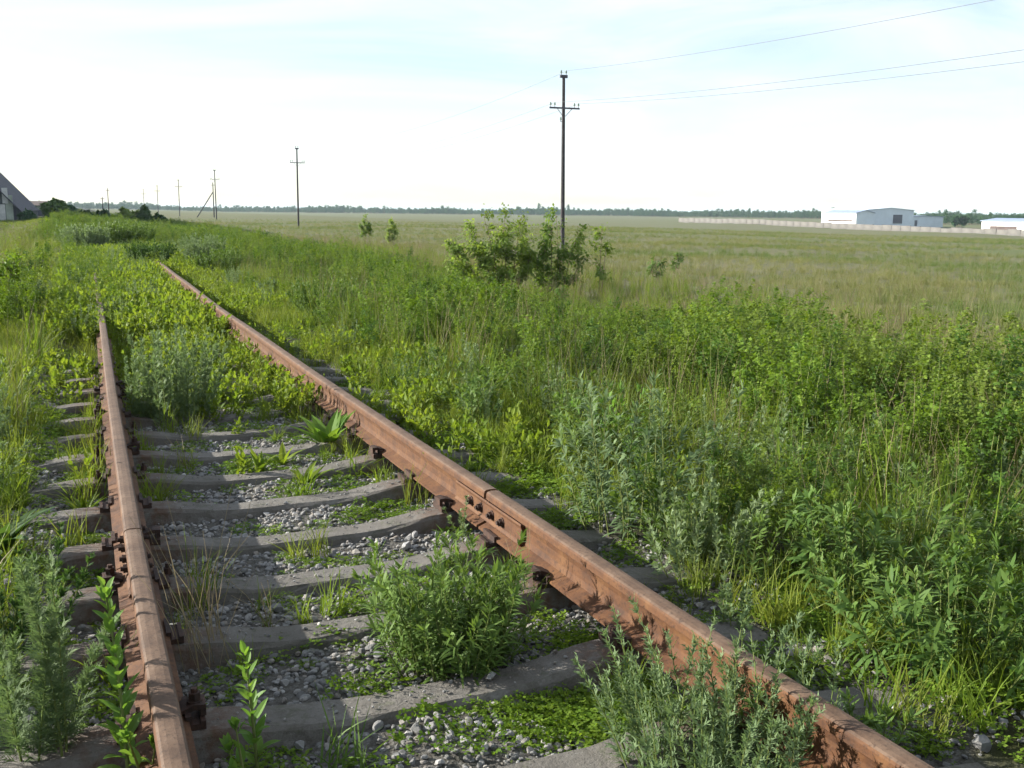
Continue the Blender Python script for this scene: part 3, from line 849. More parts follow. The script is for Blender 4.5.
WILL = [proto(willow_weed(g_(100 + s), 11, 0.42, 0.13), 'narrow_leaved_weed', [M['willow'], M['stem']]) for s in range(4)]
WILL += [proto(willow_weed(g_(105 + s), 9, 0.46, 0.12, nodes=26, lf=0.125, lw=0.0085, droop=.6), 'narrow_leaved_weed', [M['worm' if s == 0 else 'willow'], M['stem']]) for s in range(3)]
CLOV = [proto(clover(g_(110 + s), 90, 0.11), 'clover_patch', [M['clover'], M['stem']]) for s in range(4)]
BROAD = [proto(broad_weed(g_(120 + s), 6, 0.24, 0.08), 'broad_leaved_weed', [M['broad'], M['stem']]) for s in range(5)]
STALK = [proto(dry_stalk(g_(130 + s), 3, 0.95, 0.08), 'dry_stalk', [M['dry']]) for s in range(3)]

def place(seed, dens, x0, x1, y0, y1, wfun=None, margin=140, clear=True, sink=0.01):
    rng = g_(seed); n = int(dens * (x1 - x0) * (y1 - y0))
    P = np.column_stack([rng.uniform(x0, x1, n), rng.uniform(y0, y1, n), np.zeros(n)])
    if wfun is not None: P = P[rng.random(n) < wfun(P[:, 0], P[:, 1])]
    P[:, 2] = gz(P[:, 0], P[:, 1]) - sink
    P = P[vis(P, margin)]
    for cx, cy, cr in CLUMPS: P = P[(np.hypot(P[:, 0] - cx, P[:, 1] - cy) > cr) & ~((np.abs(P[:, 0] - cx + .1 * (cy - P[:, 1])) < cr * .8) & (P[:, 1] < cy) & (P[:, 1] > cy - cr * 2.2) & (cy > 20))]
    if clear: P = P[np.hypot(P[:, 0] - CAM[0], P[:, 1] - CAM[1]) > 1.5]
    return P

CLUMPS = [(-.8, 39.5, 1.0), (.75, 41.2, 1.0), (.8, 28.6, .6), (2.38, 31.4, .7), (2.16, 25.6, .6), (2.45, 15.2, .55), (.21, 3.2, .3), (-.42, 7.8, .3), (1.46, 4.12, .25), (.62, 2.12, .3), (-1.13, 2.92, .26)]
def patch(x, y, f, s=0.0):
    """smooth blotches 0..1 so that plants come in drifts"""
    return 0.5 + 0.25 * np.sin(x * f * 1.7 + 2.1 * np.sin(y * f * .6 + s) + s) + 0.25 * np.sin(y * f * 1.3 + 1.7 * np.sin(x * f * .8 - s) + 2 * s)

def off_rail(x, y, d=0.10):
    return ((np.abs(x - rail_x(RAIL_L, y)) > d) & (np.abs(x - rail_x(RAIL_R, y)) > d)).astype(float)

def off_sleeper(x, y, d=0.10):
    k = np.ones(len(x))
    for s in sleeper_y[:10]: k *= (np.abs(y - s) > d) | (np.abs(x) > 1.38)
    return k
GOLD = {}
# -- low cover between and beside the rails
rng = g_(201)
P = place(202, 75, -0.72, 0.72, 1.4, 7.2, lambda x, y: np.clip((patch(x, y, 2.6, 1.0) - 0.42) * 1.6, 0, 1) * np.clip(0.25 + 0.55 * sst(x, -0.5, 0.5) + sst(y, 5.3, 6.6), 0, 1) * np.where((y < 2.85) & (x > -.5), 2.2, 1) * off_sleeper(x, y, .09))
P2 = place(203, 160, 0.85, 1.9, 1.4, 9.0, lambda x, y: (.2 + patch(x, y, 2.2, 4.0)) * off_rail(x, y) * off_sleeper(x, y, .1))
P3 = place(204, 80, -2.4, -0.88, 2.0, 12.0, lambda x, y: (0.25 + patch(x, y, 2.0, 2.0)) * off_rail(x, y) * off_sleeper(x, y, .08))
P4 = place(205, 70, -0.72, 0.72, 6.6, 16, lambda x, y: patch(x, y, 2.0, 5.0))
P6 = place(207, 620, -0.62, 0.74, 1.5, 2.80, lambda x, y: np.clip((patch(x, y, 3.2, .6) - .10) * 1.7, 0, 1) ** 1.3 * off_sleeper(x, y, .10))
P7 = place(208, 420, -0.3, 0.72, 2.98, 3.50, lambda x, y: np.clip((patch(x, y, 3.2, 1.6) - .25) * 2.0, 0, 1) ** 1.5 * (x > -.25 + .5 * (y - 3)) * off_sleeper(x, y, .10))
P8 = place(209, 150, -0.2, 0.74, 3.6, 6.6, lambda x, y: np.clip((patch(x, y, 3.6, 2.6) - .42) * 1.8, 0, 1) * off_sleeper(x, y, .10))
PE = place(229, 26, -0.68, 0.68, 2.5, 7, lambda x, y: patch(x, y, 3.0, 2.9) ** 2)
P9 = place(210, 60, -1.5, -0.9, 2.0, 9.0, lambda x, y: off_rail(x, y) * (.3 + patch(x, y, 3.0, .6)))
P5 = place(206, 40, 0.86, 4.0, 3.0, 22, lambda x, y: (0.3 + patch(x, y, 1.6, 5.0)) * off_sleeper(x, y, .1) * off_rail(x, y))
scatter('clover', 'low yellow green clover creeping over the ballast', 'clover', CLOV, np.concatenate([P, P2, P3, P4, P5, P6, P7, P8, P9, PE]), rng, 0.35, 1.25, 0.2)

# -- grass
P1 = place(212, 7, -0.70, 0.70, 1.4, 6.6, lambda x, y: off_sleeper(x, y, .10) * (0.15 + 0.85 * patch(x, y, 3.0, 0.5) ** 2))
P2 = place(213, 26, -0.72, 0.72, 6.4, 13, lambda x, y: patch(x, y, 2.0, 1.5) * sst(y, 6.2, 7.6))
P3 = place(214, 75, -3.6, -0.92, 2.2, 14, lambda x, y: (0.15 + 0.85 * patch(x, y, 1.3, 0.8)) * (0.12 + sst(-x, 1.05, 1.65)) * off_sleeper(x, y, .09))
P4 = place(215, 60, 0.95, 4.8, 2.0, 20, lambda x, y: (0.2 + 0.8 * patch(x, y, 1.2, 2.8)) * (0.4 + sst(x, 1.1, 1.6)) * off_sleeper(x, y, .1))
P7 = place(218, 30, -1.75, -0.98, 2.4, 10, lambda x, y: (.15 + sst(-x, 1.05, 1.4)) * (.2 + patch(x, y, 2.2, 3.8)))
P8 = place(219, 7, -14, 3.0, 60, 112)
P9 = place(220, 95, -1.1, 1.1, 2.2, 12, lambda x, y: (np.minimum(np.abs(x - rail_x(RAIL_L, y)), np.abs(x - rail_x(RAIL_R, y))) < .24) * off_rail(x, y, .085) * patch(x, y, 2.5, 1.1) ** 1.5 * (.3 + .7 * sst(y, 4, 7)))
P5 = place(216, 22, -14, -1.0, 12, 60, lambda x, y: patch(x, y, 0.5, 2.0) + 0.2)
P6 = place(217, 18, -1.0, 4.6, 18, 70)
scatter('grass', 'green grass tufts growing beside and between the rails', 'grass', TUFT + TUFTY, np.concatenate([P1, P2, P3, P4, P5, P6, P7, P8, P9]), g_(211), 0.55, 1.25, 0.15)
P1 = place(222, 11, 1.5, 5.6, 3.2, 24, lambda x, y: sst(x, 1.6, 2.6) * (0.1 + patch(x, y, .9, 3.3)) * (1 - .6 * sst(x, 4.2, 5.4)))
P2 = place(223, 5, 8.2, 15, 6, 60, lambda x, y: (0.15 + patch(x, y, .6, 1.3)))
P3 = place(224, 12, -3.8, -1.25, 3.6, 15, lambda x, y: patch(x, y, 1.1, 1.9) ** 2)
P5 = place(226, 4.0, 4.2, 10.5, 4, 45, lambda x, y: patch(x, y, .7, .9) ** 2 * (1 - .9 * sst(x, 5.6, 7.6) * sst(y, 12.5, 16) * (1 - sst(y, 25, 28))))
P4 = place(225, 2.5, -14, -2.0, 15, 70, lambda x, y: patch(x, y, .35, 3.0))
scatter('tall_grass', 'tall yellow green grass with thin seed heads beyond the far rail', 'grass', TALL, np.concatenate([P1, P2, P3, P4, P5]), g_(221), 0.7, 1.35, 0.12)
P1 = place(232, 2.6, 8.4, 17, 7, 75, lambda x, y: patch(x, y, .45, 0.4) ** 1.8)
P2 = place(233, 0.10, 1.8, 5.0, 3.5, 25, lambda x, y: patch(x, y, 1.0, 1.4) ** 2)
P3 = place(234, 2.0, -9, -2.4, 20, 70, lambda x, y: patch(x, y, .4, 1.4) ** 2)
P4 = place(235, 0.4, -0.7, 0.7, 3.0, 8)
scatter('dry_grass', 'straw coloured dry grass along the edge of the field', 'grass', DRY + STALK, np.concatenate([P1, P2, P3, P4]), g_(231), 0.5, 1.15, 0.15)
P1 = place(242, 12, 9.5, 46, 6, 62, lambda x, y: np.clip(1.1 - np.hypot(x, y) / 75, .15, 1) * (0.3 + patch(x, y, .25, .7)))
P2 = place(243, 2.4, 9.0, 150, 50, 240, lambda x, y: (0.3 + patch(x, y, .12, .2)) * (1 - sst(np.hypot(x, y), 90, 240)) ** 1.3)
scatter('field_grass', 'pale olive meadow grass covering the wide field', 'grass', FIELD, np.concatenate([P1, P2]), g_(241), 0.45, 0.95, 0.1)

# -- weeds
P1 = place(252, 20, 3.2, 10.6, 2.6, 34, lambda x, y: sst(x + 1.1 * (patch(x, y, .9, .3) - .5), 3.7, 4.7) * (1 - sst(x - 1.0 * (1 - sst(y, 9, 15)) + 1.6 * (patch(x, y, .55, 2.7) - .5), 7.0, 10.2)) * (0.35 + 0.65 * patch(x, y, .8, 4.1)))
P2 = place(253, 10, 3.0, 10.5, 34, 85, lambda x, y: sst(x, 3.0, 4.5) * (1 - sst(x, 9.0, 10.5)) * (0.2 + patch(x, y, .3, 4.1)))
P3 = place(254, 5, -4.2, -1.5, 10, 30, lambda x, y: (patch(x, y, .8, .9) > .62) * 1.0)
P4 = place(255, 3.0, -1.2, 11, 85, 170)
P6 = place(257, 3.5, -3.0, 4.0, 46, 110, lambda x, y: .3 + .7 * patch(x, y, .4, 1.0))
P5 = place(256, 6, 2.4, 4.6, 9, 34, lambda x, y: patch(x, y, .7, 2.2) ** 1.5)
PV = place(259, 8, 1.7, 4.6, 2.6, 20, lambda x, y: sst(x, 1.6, 2.4) * (.15 + patch(x, y, 1.1, 4.4)))
scatter('tall_weeds', 'dense band of tall bright green leafy weeds along the track', 'weeds', LUSH, PA := np.concatenate([P1, P2, P3, P4, P5, P6]), g_(251), 0, 0, 0.12,
        scale=g_(258).uniform(.5, 1.12, len(PA)) * (.68 + .42 * patch(PA[:, 0], PA[:, 1], .75, 3.4)) * (1 - .48 * sst(PA[:, 0], 5.6, 7.6) * sst(PA[:, 1], 12.5, 16) * (1 - sst(PA[:, 1], 25, 28))) * (1 + .14 * (1 - sst(PA[:, 1], 8, 14))))
P4 = place(265, 1.6, -1.3, 0.4, 12.5, 40)
P1 = place(262, 2.4, 1.5, 6.0, 4, 24, lambda x, y: patch(x, y, 1.0, 5.2) ** 2)
P2 = place(263, 2.0, -3.5, -1.3, 5, 20, lambda x, y: patch(x, y, 1.0, .2))
P3 = place(264, 0.9, -1.0, 4.5, 24, 70, lambda x, y: patch(x, y, .5, 1.2) ** 1.5)
scatter('wormwood_growth', 'scattered grey green wormwood among the grass', 'wormwood', WORM, np.concatenate([P1, P2, P3, P4]), g_(261), 0.6, 1.2, 0.1)
P1 = place(272, 10.5, 1.1, 4.6, 1.3, 9, lambda x, y: off_sleeper(x, y, .13) * sst(x, 1.05, 1.6) * (.25 + .75 * patch(x, y, 1.2, 2.2)) * (1 - .6 * sst(y, 4.5, 7)))
P2 = place(273, 1.6, 1.8, 5.5, 9, 22)
scatter('narrow_leaved_weeds', 'dark green narrow leaved weeds crowding the outside of the far rail', 'weeds', WILL, np.concatenate([P1, P2]), g_(271), 0.6, 1.15, 0.12)
P1 = place(282, 55, -0.74, 0.74, 6.8, 24, lambda x, y: sst(y, 6.6, 9.0) * (0.25 + .75 * patch(x, y, 1.2, .4)))
P2 = place(283, 26, -2.6, -0.88, 6, 26, lambda x, y: patch(x, y, 1.1, 1.1) ** 1.5)
P3 = place(284, 26, 0.9, 3.4, 5, 28, lambda x, y: (1 - sst(x, 2.2, 3.4)) * patch(x, y, 1.1, 3.1))
P4 = place(285, 6, -1.2, 2.4, 24, 60)
P5 = place(286, 0.3, -0.7, 0.7, 2.6, 7)
P6 = place(287, 34, -1.3, 0.55, 12.3, 40)
PL = place(291, 12, -1.35, -0.35, 12.8, 42, lambda x, y: .25 + patch(x, y, 1.4, .5))
PM = place(292, 7, 0.45, 1.5, 26.0, 42)
P7 = place(288, 14, 0.55, 1.6, 24.5, 40)
scatter('broad_leaved_weeds', 'yellow green broad leaved weeds covering the overgrown track', 'weeds', BROAD, np.concatenate([P1, P2, P3, P4, P5, P6, P7]), g_(281), 0, 0, 0.15, scale=np.concatenate([g_(289).uniform(.55, 1.15, len(P1) + len(P2) + len(P3) + len(P4) + len(P5)), g_(290).uniform(1.0, 1.6, len(P6) + len(P7))]))

scatter('low_green_weeds', 'knee high fresh green weeds crowding both sides of the old track', 'weeds', LUSH, np.concatenate([PL, PM, PV]), g_(293), .34, .66, .15)

# ------------------------------------------------------------------ single plants one can point to
def plant(kind, name, label, cat, x, y, h, seed, lm, sm='stem', group=None, rz=0.0, **kw):
    rng = g_(seed); t = empty(name, (x, y, float(gz(x, y)) - 0.01), rz)
    lv, st = MB(), MB()
    kind(rng, h=h, mb=lv, stems=st, **kw)
    lv.build('foliage', M[lm], t); st.build('stem', M[sm], t)
    return tag(t, label, cat, group)

G1, G2 = 'grey green wormwood clumps', 'narrow leaved weed clumps'
plant(wormwood, 'wormwood_plant', 'tall feathery grey green wormwood in the bottom left corner', 'wormwood', -1.13, 2.92, 0.68, 301, 'worm', group=G1, nst=10, r=0.10, nodes=86, lobes=8, lf=0.055, lw=0.0026, lean=0.16)
plant(wormwood, 'wormwood_plant', 'dark feathery herb at the left picture edge beside the outer sleeper ends', 'wormwood', -1.27, 3.62, 0.46, 302, 'dark_leaf', group=G1, nst=22, r=0.18, nodes=44, lobes=5, lean=0.45)
plant(wormwood, 'wormwood_plant', 'bushy grey green wormwood between the rails touching the far end of the left rail', 'wormwood', -0.37, 7.80, 0.76, 303, 'worm', group=G1, nst=52, r=0.27, nodes=52, lobes=6, lf=0.052, lw=0.0048, lean=0.28)
plant(wormwood, 'wormwood_plant', 'pale grey green wormwood covering the rail in front at the bottom', 'wormwood', 0.62, 2.12, 0.46, 304, 'worm', group=G1, nst=70, r=0.26, nodes=40, lobes=3, lf=0.05, lw=0.0034, lean=0.45)
plant(wormwood, 'wormwood_plant', 'silvery upright stalk growing just outside the rail by the bottom right sleeper', 'wormwood', 1.28, 2.95, 0.34, 305, 'worm', group=G1, nst=4, r=0.06, nodes=34, lobes=4, lean=0.2)
plant(wormwood, 'wormwood_plant', 'silvery leaved wormwood spire between the tall willowy weed and the rail', 'wormwood', 1.48, 3.50, 0.48, 306, 'worm', group=G1, nst=22, r=0.18, nodes=40, lobes=5, lf=0.05, lean=0.5)
plant(wormwood, 'wormwood_plant', 'small grey green sprig standing against the fishplate of the far rail', 'wormwood', 0.70, 4.40, 0.25, 307, 'worm', group=G1, nst=3, r=0.03, nodes=26, lobes=4, lean=0.2)
plant(wormwood, 'wormwood_plant', 'rounded grey wormwood bush on the overgrown track in the left distance', 'wormwood', -0.8, 39.5, 1.05, 308, 'worm', group=G1, nst=110, r=0.7, nodes=34, lobes=3, lf=0.10, lw=0.020, lean=0.3)
plant(wormwood, 'wormwood_plant', 'larger green bush on the overgrown track right of the rounded grey one', 'wormwood', 0.75, 41.2, 1.15, 309, 'willow', group=G1, nst=110, r=0.75, nodes=34, lobes=3, lf=0.10, lw=0.020, lean=0.3)
plant(wormwood, 'wormwood_plant', 'dark rounded bush where the far rail disappears', 'wormwood', 0.80, 28.6, 0.78, 310, 'dark_leaf', group=G1, nst=110, r=0.42, nodes=30, lobes=3, lf=0.08, lw=0.014, lean=0.5)
plant(wormwood, 'wormwood_plant', 'grey green tussock right of where the far rail disappears', 'wormwood', 2.38, 31.4, 0.95, 311, 'worm', group=G1, nst=110, r=0.55, nodes=30, lobes=3, lf=0.08, lw=0.014, lean=0.5)
plant(wormwood, 'wormwood_plant', 'small dark tussock below the grey green one beside the vanishing rail', 'wormwood', 2.16, 25.6, 0.72, 312, 'willow', group=G1, nst=100, r=0.42, nodes=30, lobes=3, lf=0.07, lw=0.012, lean=0.6)
plant(wormwood, 'wormwood_plant', 'low rounded green bush in the grass right of the middle of the far rail', 'wormwood', 2.45, 15.2, 0.66, 313, 'willow', group=G1, nst=90, r=0.42, nodes=34, lobes=4, lf=0.06, lw=0.008, lean=0.5)
plant(wormwood, 'wormwood_plant', 'pale green wormwood tuft in the grass beyond the rail joint', 'wormwood', 2.35, 6.6, 0.46, 314, 'worm', group=G1, nst=16, r=0.2, nodes=34, lobes=4, lean=0.4)
plant(wormwood, 'wormwood_plant', 'grey wormwood in front of the tall weeds right of centre', 'wormwood', 3.2, 5.6, 0.6, 315, 'worm', group=G1, nst=18, r=0.24, nodes=34, lobes=4, lean=0.4)
plant(willow_weed, 'narrow_leaved_weed', 'dense dark green bushy weed growing between the rails in front', 'weed', 0.21, 3.20, 0.42, 321, 'willow', group=G2, nst=120, r=0.21, nodes=44, lf=0.082, lw=0.0046, lean=0.52)
plant(willow_weed, 'narrow_leaved_weed', 'tall willowy weed with upright stalks just beyond the rail right of centre', 'weed', 1.46, 4.12, 0.80, 322, 'worm', group=G2, nst=28, r=0.22, nodes=50, lf=0.11, lw=0.0068, lean=0.32, droop=.5)
plant(willow_weed, 'narrow_leaved_weed', 'spreading narrow leaved weed in the bottom right corner', 'weed', 1.80, 2.45, 0.40, 323, 'willow', group=G2, nst=44, r=0.28, nodes=30, lf=0.125, lw=0.0078, lean=0.6, droop=.6)
plant(willow_weed, 'narrow_leaved_weed', 'dark narrow leaved weed mass outside the rail near the right edge', 'weed', 2.15, 3.15, 0.46, 324, 'willow', group=G2, nst=44, r=0.3, nodes=30, lf=0.11, lw=0.0075, lean=0.6)
plant(willow_weed, 'narrow_leaved_weed', 'bright yellow green upright weed in the grass beyond the rail', 'weed', 2.15, 5.55, 0.52, 325, 'herb', group=G2, nst=14, r=0.14, nodes=30, lf=0.085, lw=0.0055, lean=0.2, droop=.2)
plant(willow_weed, 'narrow_leaved_weed', 'trailing green weed lying over the rail at the bottom', 'weed', 0.95, 2.05, 0.30, 326, 'willow', group=G2, nst=26, r=0.12, nodes=30, lf=0.07, lw=0.005, lean=0.7)

def leafy_herb(name, label, x, y, h, seed, nleaf, lf, lw, mat='herb', group=None, nst=1, ang=(0.5, 0.9)):
    """upright herb whose leaves are large enough to pick apart: one object each"""
    rng = g_(seed); t = empty(name, (x, y, float(gz(x, y)) - 0.01))
    for sidx in range(nst):
        st = MB(); p = disk(rng, 1, 0.05 if nst > 1 else 0.001)[0]; d = norm(UP + rng.normal(0, 0.07 + .1 * (nst > 1), 3) * (1, 1, 0)); hh = h * (1 if sidx == 0 else rng.uniform(.45, .8))
        pts, d, b, hh = stem_path(rng, p, d, hh, 0.05, 8); tube(st, pts, np.linspace(0.0062, 0.0022, 8), 6, 0, 0.6); st.build('stem', M['stem'], t)
        k = nleaf // nst; tt = np.concatenate([np.linspace(0.14, 0.9, k - 7), rng.uniform(0.9, 1.0, 7)]); c, tan = on_stem(p, d, b, hh, tt)
        D, N = leaf_dirs(rng, tan, np.arange(k) * 2.4 + rng.normal(0, .2, k), rng.uniform(*ang, k) * (1.25 - .6 * tt))
        L = lf * (1.1 - .55 * tt) * rng.uniform(.8, 1.2, k)
        for i in range(k):
            lv = MB(); blades(lv, c[i] + D[i] * .008, D[i], N[i], L[i], lw * L[i] / lf * 1.15, -UP * L[i] * rng.uniform(.05, .35), 5, 'lance', 0, np.clip(rng.normal(.5, .25), 0, 1), fold=.3)
            tube(lv, [c[i], c[i] + D[i] * .012], 0.0014, 3, 0, .8)
            lv.build('leaf', M[mat], t)
    return tag(t, label, 'herb', group)
G3 = 'upright leafy herbs near the camera'
leafy_herb('leafy_herb', 'upright leafy green herb in front of the nearer rail at the bottom left', -0.90, 2.70, 0.62, 331, 46, 0.095, 0.015, group=G3, nst=1)
leafy_herb('leafy_herb', 'leafy green herb inside the rail at the bottom edge', -0.56, 2.68, 0.42, 332, 36, 0.075, 0.012, group=G3)
leafy_herb('leafy_herb', 'low leafy shoots around the foot of the herb inside the rail', -0.64, 2.58, 0.24, 333, 36, 0.07, 0.012, group=G3, nst=3)
leafy_herb('leafy_herb', 'short bushy herb below the upright one at the bottom left', -0.82, 2.66, 0.26, 334, 36, 0.075, 0.014, group=G3, nst=3)

def dock(label, x, y, nl, L0, W0, seed, mat='dock', lean=0.7, group='broad leaved docks and sprouts', name='dock_plant'):
    rng = g_(seed); t = empty(name, (x, y, float(gz(x, y)) - 0.005))
    for i in range(nl):
        a = i * 2.4 + rng.normal(0, .3); o = np.array([np.cos(a), np.sin(a), 0]); ln = lean * rng.uniform(.3, 1.3)
        D = norm(UP + o * ln); L = L0 * rng.uniform(.6, 1.1); lv = MB()
        blades(lv, o * 0.012, D, UP * ln - o + UP * .001, L, W0 * rng.uniform(.7, 1.1), (o * .35 - UP * .35) * L * rng.uniform(.3, 1.1), 6, 'ovate', 0, rng.random(), fold=.32)
        lv.build('leaf', M[mat], t)
    return tag(t, label, 'dock', group)
dock('bright green dock with broad leaves beside the far rail', 0.52, 6.55, 20, 0.34, 0.045, 341)
dock('dark broad leaved plant at the left picture edge in the shade', -1.36, 4.75, 11, 0.36, 0.060, 342, 'dark_leaf')
dock('wide spreading yellow green sprout on the gravel, closest of the three sprouts', 0.20, 5.72, 9, 0.20, 0.026, 343, 'broad', .9)
dock('upright yellow green sprout just behind the wide spreading one, left of its neighbour', 0.0, 6.10, 7, 0.21, 0.021, 344, 'broad', .4)
dock('small sprout right of the upright one on the same gravel strip', 0.16, 6.22, 6, 0.17, 0.026, 345, 'broad', .9)
dock('yellow green leafy tuft outside the left rail by the sleeper ends', -1.0, 5.55, 10, 0.20, 0.013, 346, 'broad', .8)
dock('pale leafy plant at the foot of the grass just beyond the far rail', 1.35, 5.9, 10, 0.22, 0.028, 347, 'broad', .8)
dock('low green leaf rosette in the grass strip beyond the far rail', 1.55, 7.6, 10, 0.2, 0.03, 348, 'dock', .8)

def grass_clump(label, x, y, n, h0, h1, r, w, seed, mat='grass', lean=.3, heads=0):
    rng = g_(seed); t = empty('grass_clump', (x, y, float(gz(x, y)) - 0.01))
    grass(rng, n, h0, h1, r, w, lean, .35, 5).build('blades', M[mat], t)
    if heads:
        mb = MB(); seedheads(rng, mb, heads, h1 * .9, h1 * 1.25, r, 0, 0); mb.build('seed_heads', M['dry'], t)
    return tag(t, label, 'grass', 'single grass clumps on the ballast')
grass_clump('thin grass clump growing up in front of the far rail', 0.66, 3.52, 16, .12, .30, .05, .0022, 351, 'grass_yellow', .3, 5)
grass_clump('blue green grass blades at the bottom edge below the sleeper', -0.34, 2.62, 36, .12, .28, .10, .0032, 352, 'willow', .7)
grass_clump('grass clump in the shade right of the nearer rail joint', -0.55, 4.05, 14, .12, .30, .03, .003, 353, 'grass', .25, 2)
grass_clump('straw tipped grass clump on the sleeper before the wormwood bush', -0.42, 6.35, 34, .08, .22, .07, .0024, 354, 'grass_yellow', .4, 4)
grass_clump('small dry seeding grass clump beside the large pale stone', -0.36, 3.70, 10, .08, .2, .03, .002, 355, 'grass_yellow', .4, 6)
grass_clump('low grass clump on the gravel by the nearer rail', -0.50, 3.42, 22, .06, .16, .05, .003, 356, 'grass', .4)

# ------------------------------------------------------------------ shrubs and small trees
def shrub(name, label, cat, x, y, stems, seed, lm='shrub_leaf', lf=0.13, lw=0.034, leaves=34, group=None, twig_r=0.016, spread=0.45, nb=9):
    """stems: (dx, dy, height); each grows limbs and twigs that end in leaf clusters"""
    rng = g_(seed); t = empty(name, (x, y, float(gz(x, y)) - 0.03)); wood, lv = MB(), MB()
    for dx, dy, h in stems:
        base = np.array([dx * .35, dy * .35, 0.]); tip = np.array([dx, dy, h])
        d = norm(tip - base); hh = np.linalg.norm(tip - base)
        pts, d, b, hh = stem_path(rng, base, d, hh, 0.05, 7); tube(wood, pts, np.linspace(twig_r, twig_r * .3, 7), 5, 0, rng.random())
        for tb in np.concatenate([rng.uniform(0.25, 0.95, nb), [0.99]]):
            c, tan = on_stem(base, d, b, hh, [tb]); a = rng.uniform(0, 6.28); bl = hh * spread * rng.uniform(.4, 1.0) * (1.15 - .75 * tb)
            bd = norm(tan[0] * rng.uniform(.5, 1.1) + np.array([np.cos(a), np.sin(a), 0])); bb = UP * rng.uniform(-.1, .25) * bl
            tt = np.linspace(0, 1, 4)[:, None]; tube(wood, c[0] + bd * bl * tt + bb * tt ** 2, np.linspace(twig_r * .4, twig_r * .12, 4), 4, 0, rng.random())
            k = leaves; tl = rng.uniform(.25, 1.05, k); q, tn = on_stem(c[0], bd, bb, bl, tl); q = q + rng.normal(0, .05 * hh ** .5, (k, 3))
            D, N = leaf_dirs(rng, tn, rng.uniform(0, 6.28, k), rng.uniform(.6, 1.5, k)); N = N + UP
            L = lf * rng.uniform(.6, 1.25, k); blades(lv, q, D, N, L, lw * rng.uniform(.7, 1.2, k), -UP * (L * rng.uniform(.1, .7, k))[:, None], 2, 'ovate', 0, np.clip(rng.normal(.5, .28, k), 0, 1))
    wood.build('trunk', M['twig'], t); lv.build('crown', M[lm], t)
    return tag(t, label, cat, group)
G4 = 'young shrubs at the edge of the field'
shrub('young_shrub', 'large yellow green shrub of several stems standing before the tall utility pole', 'shrub', 9.3, 24.2, [(-1.4, .1, 1.35), (-1.0, .3, 1.85), (-.6, -.2, 2.05), (-.2, .3, 2.15), (.2, -.2, 2.0), (-.9, -.4, 1.2), (-.3, -.5, 1.4), (.55, .2, 1.4), (.5, -.3, 1.1), (-1.6, -.3, .9)], 401, leaves=38, group=G4, nb=12, spread=.34)
shrub('young_shrub', 'slimmer shrub in line with the tall utility pole, right part of the pair', 'shrub', 10.55, 24.0, [(-.1, .1, 2.1), (.3, .2, 2.2), (.6, 0, 1.8), (-.3, -.1, 1.5), (.7, -.2, 1.1), (-.5, .2, 1.1), (.1, -.3, 1.2)], 402, leaves=34, group=G4, nb=10, spread=.32)
shrub('young_shrub', 'thin sapling with one leafy head right of the shrub pair', 'shrub', 11.6, 23.4, [(0, 0, 1.75), (.2, .1, 1.3)], 403, leaves=26, group=G4, nb=5, spread=.4)
shrub('young_shrub', 'dark little shrub standing alone in the field right of the shrub pair', 'shrub', 16.0, 27.8, [(0, 0, .8), (.2, .1, .65), (-.2, 0, .6)], 405, 'willow', leaves=12, group=G4, nb=6)
shrub('young_shrub', 'second dark little shrub a bit farther than the lone one', 'shrub', 19.4, 32.0, [(0, 0, .75), (.25, .1, .65), (-.2, 0, .5)], 406, 'willow', leaves=12, group=G4, nb=6)
shrub('young_shrub', 'narrow young tree at the field edge left of the tall utility pole', 'tree', 16.4, 65.0, [(0, 0, 1.7), (.25, 0, 1.3), (-.2, 0, 1.2)], 407, leaves=34, lf=.16, lw=.045, group=G4, nb=7, spread=.35)
shrub('young_shrub', 'twin narrow young tree right beside the other one at the field edge', 'tree', 17.6, 63.0, [(0, 0, 1.55), (.25, 0, 1.2), (-.25, 0, 1.0)], 408, leaves=34, lf=.16, lw=.045, group=G4, nb=7, spread=.35)
shrub('leafy_bush', 'bright green leafy bush at the left picture edge beside the overgrown track', 'bush', -2.15, 15.6, [(0, 0, 1.0), (.3, .3, .85), (-.4, .1, .9), (.1, -.5, .8), (-.2, .8, .9), (-.5, -.5, .8)], 409, 'lush', lf=.085, lw=.024, leaves=36, nb=10, spread=.45, group='bushes beside the overgrown track')
shrub('leafy_bush', 'lower green bush in front of the bright one at the left picture edge', 'bush', -2.25, 12.4, [(0, 0, .7), (.25, .2, .6), (-.3, .1, .65), (.1, -.4, .5)], 410, 'lush', lf=.075, lw=.02, leaves=36, nb=9, spread=.45, group='bushes beside the overgrown track')
G5 = 'dark bushes on the skyline around the old buildings'
def sky_bush(label, x, y, h, w, seed, lm='dark_leaf', n=7):
    rng = g_(seed + 5000); st = [(w * .5 * math.cos(k * 2.4) * (k / n) ** .5, w * .5 * math.sin(k * 2.4) * (k / n) ** .5, h * rng.uniform(.62, 1.0) * (1 - .35 * (k / n))) for k in range(n)]
    return shrub('skyline_bush', label, 'bush', x, y, st, seed, lm, lf=.34 * h ** .3, lw=.12 * h ** .3, leaves=40, group=G5, twig_r=.05, nb=10, spread=.42)
sky_bush('big dark round bush right of the dark barn', -3.0, 104, 1.7, 2.1, 421, 'willow', n=11)
sky_bush('ragged lower bush leaning on the big round one by the barn', -1.9, 106, 1.25, 1.5, 422, 'far_leaf')
sky_bush('small dome shaped bush alone on the skyline right of the barn', -.1, 110, 1.1, 1.6, 423)
sky_bush('wide spreading green bush on the skyline where the track ends', 4.0, 118, 1.8, 2.9, 424, 'shrub_leaf', 11)
sky_bush('narrow pointed dark bush rising above the wide one on the skyline', 5.6, 117, 2.3, .9, 425)
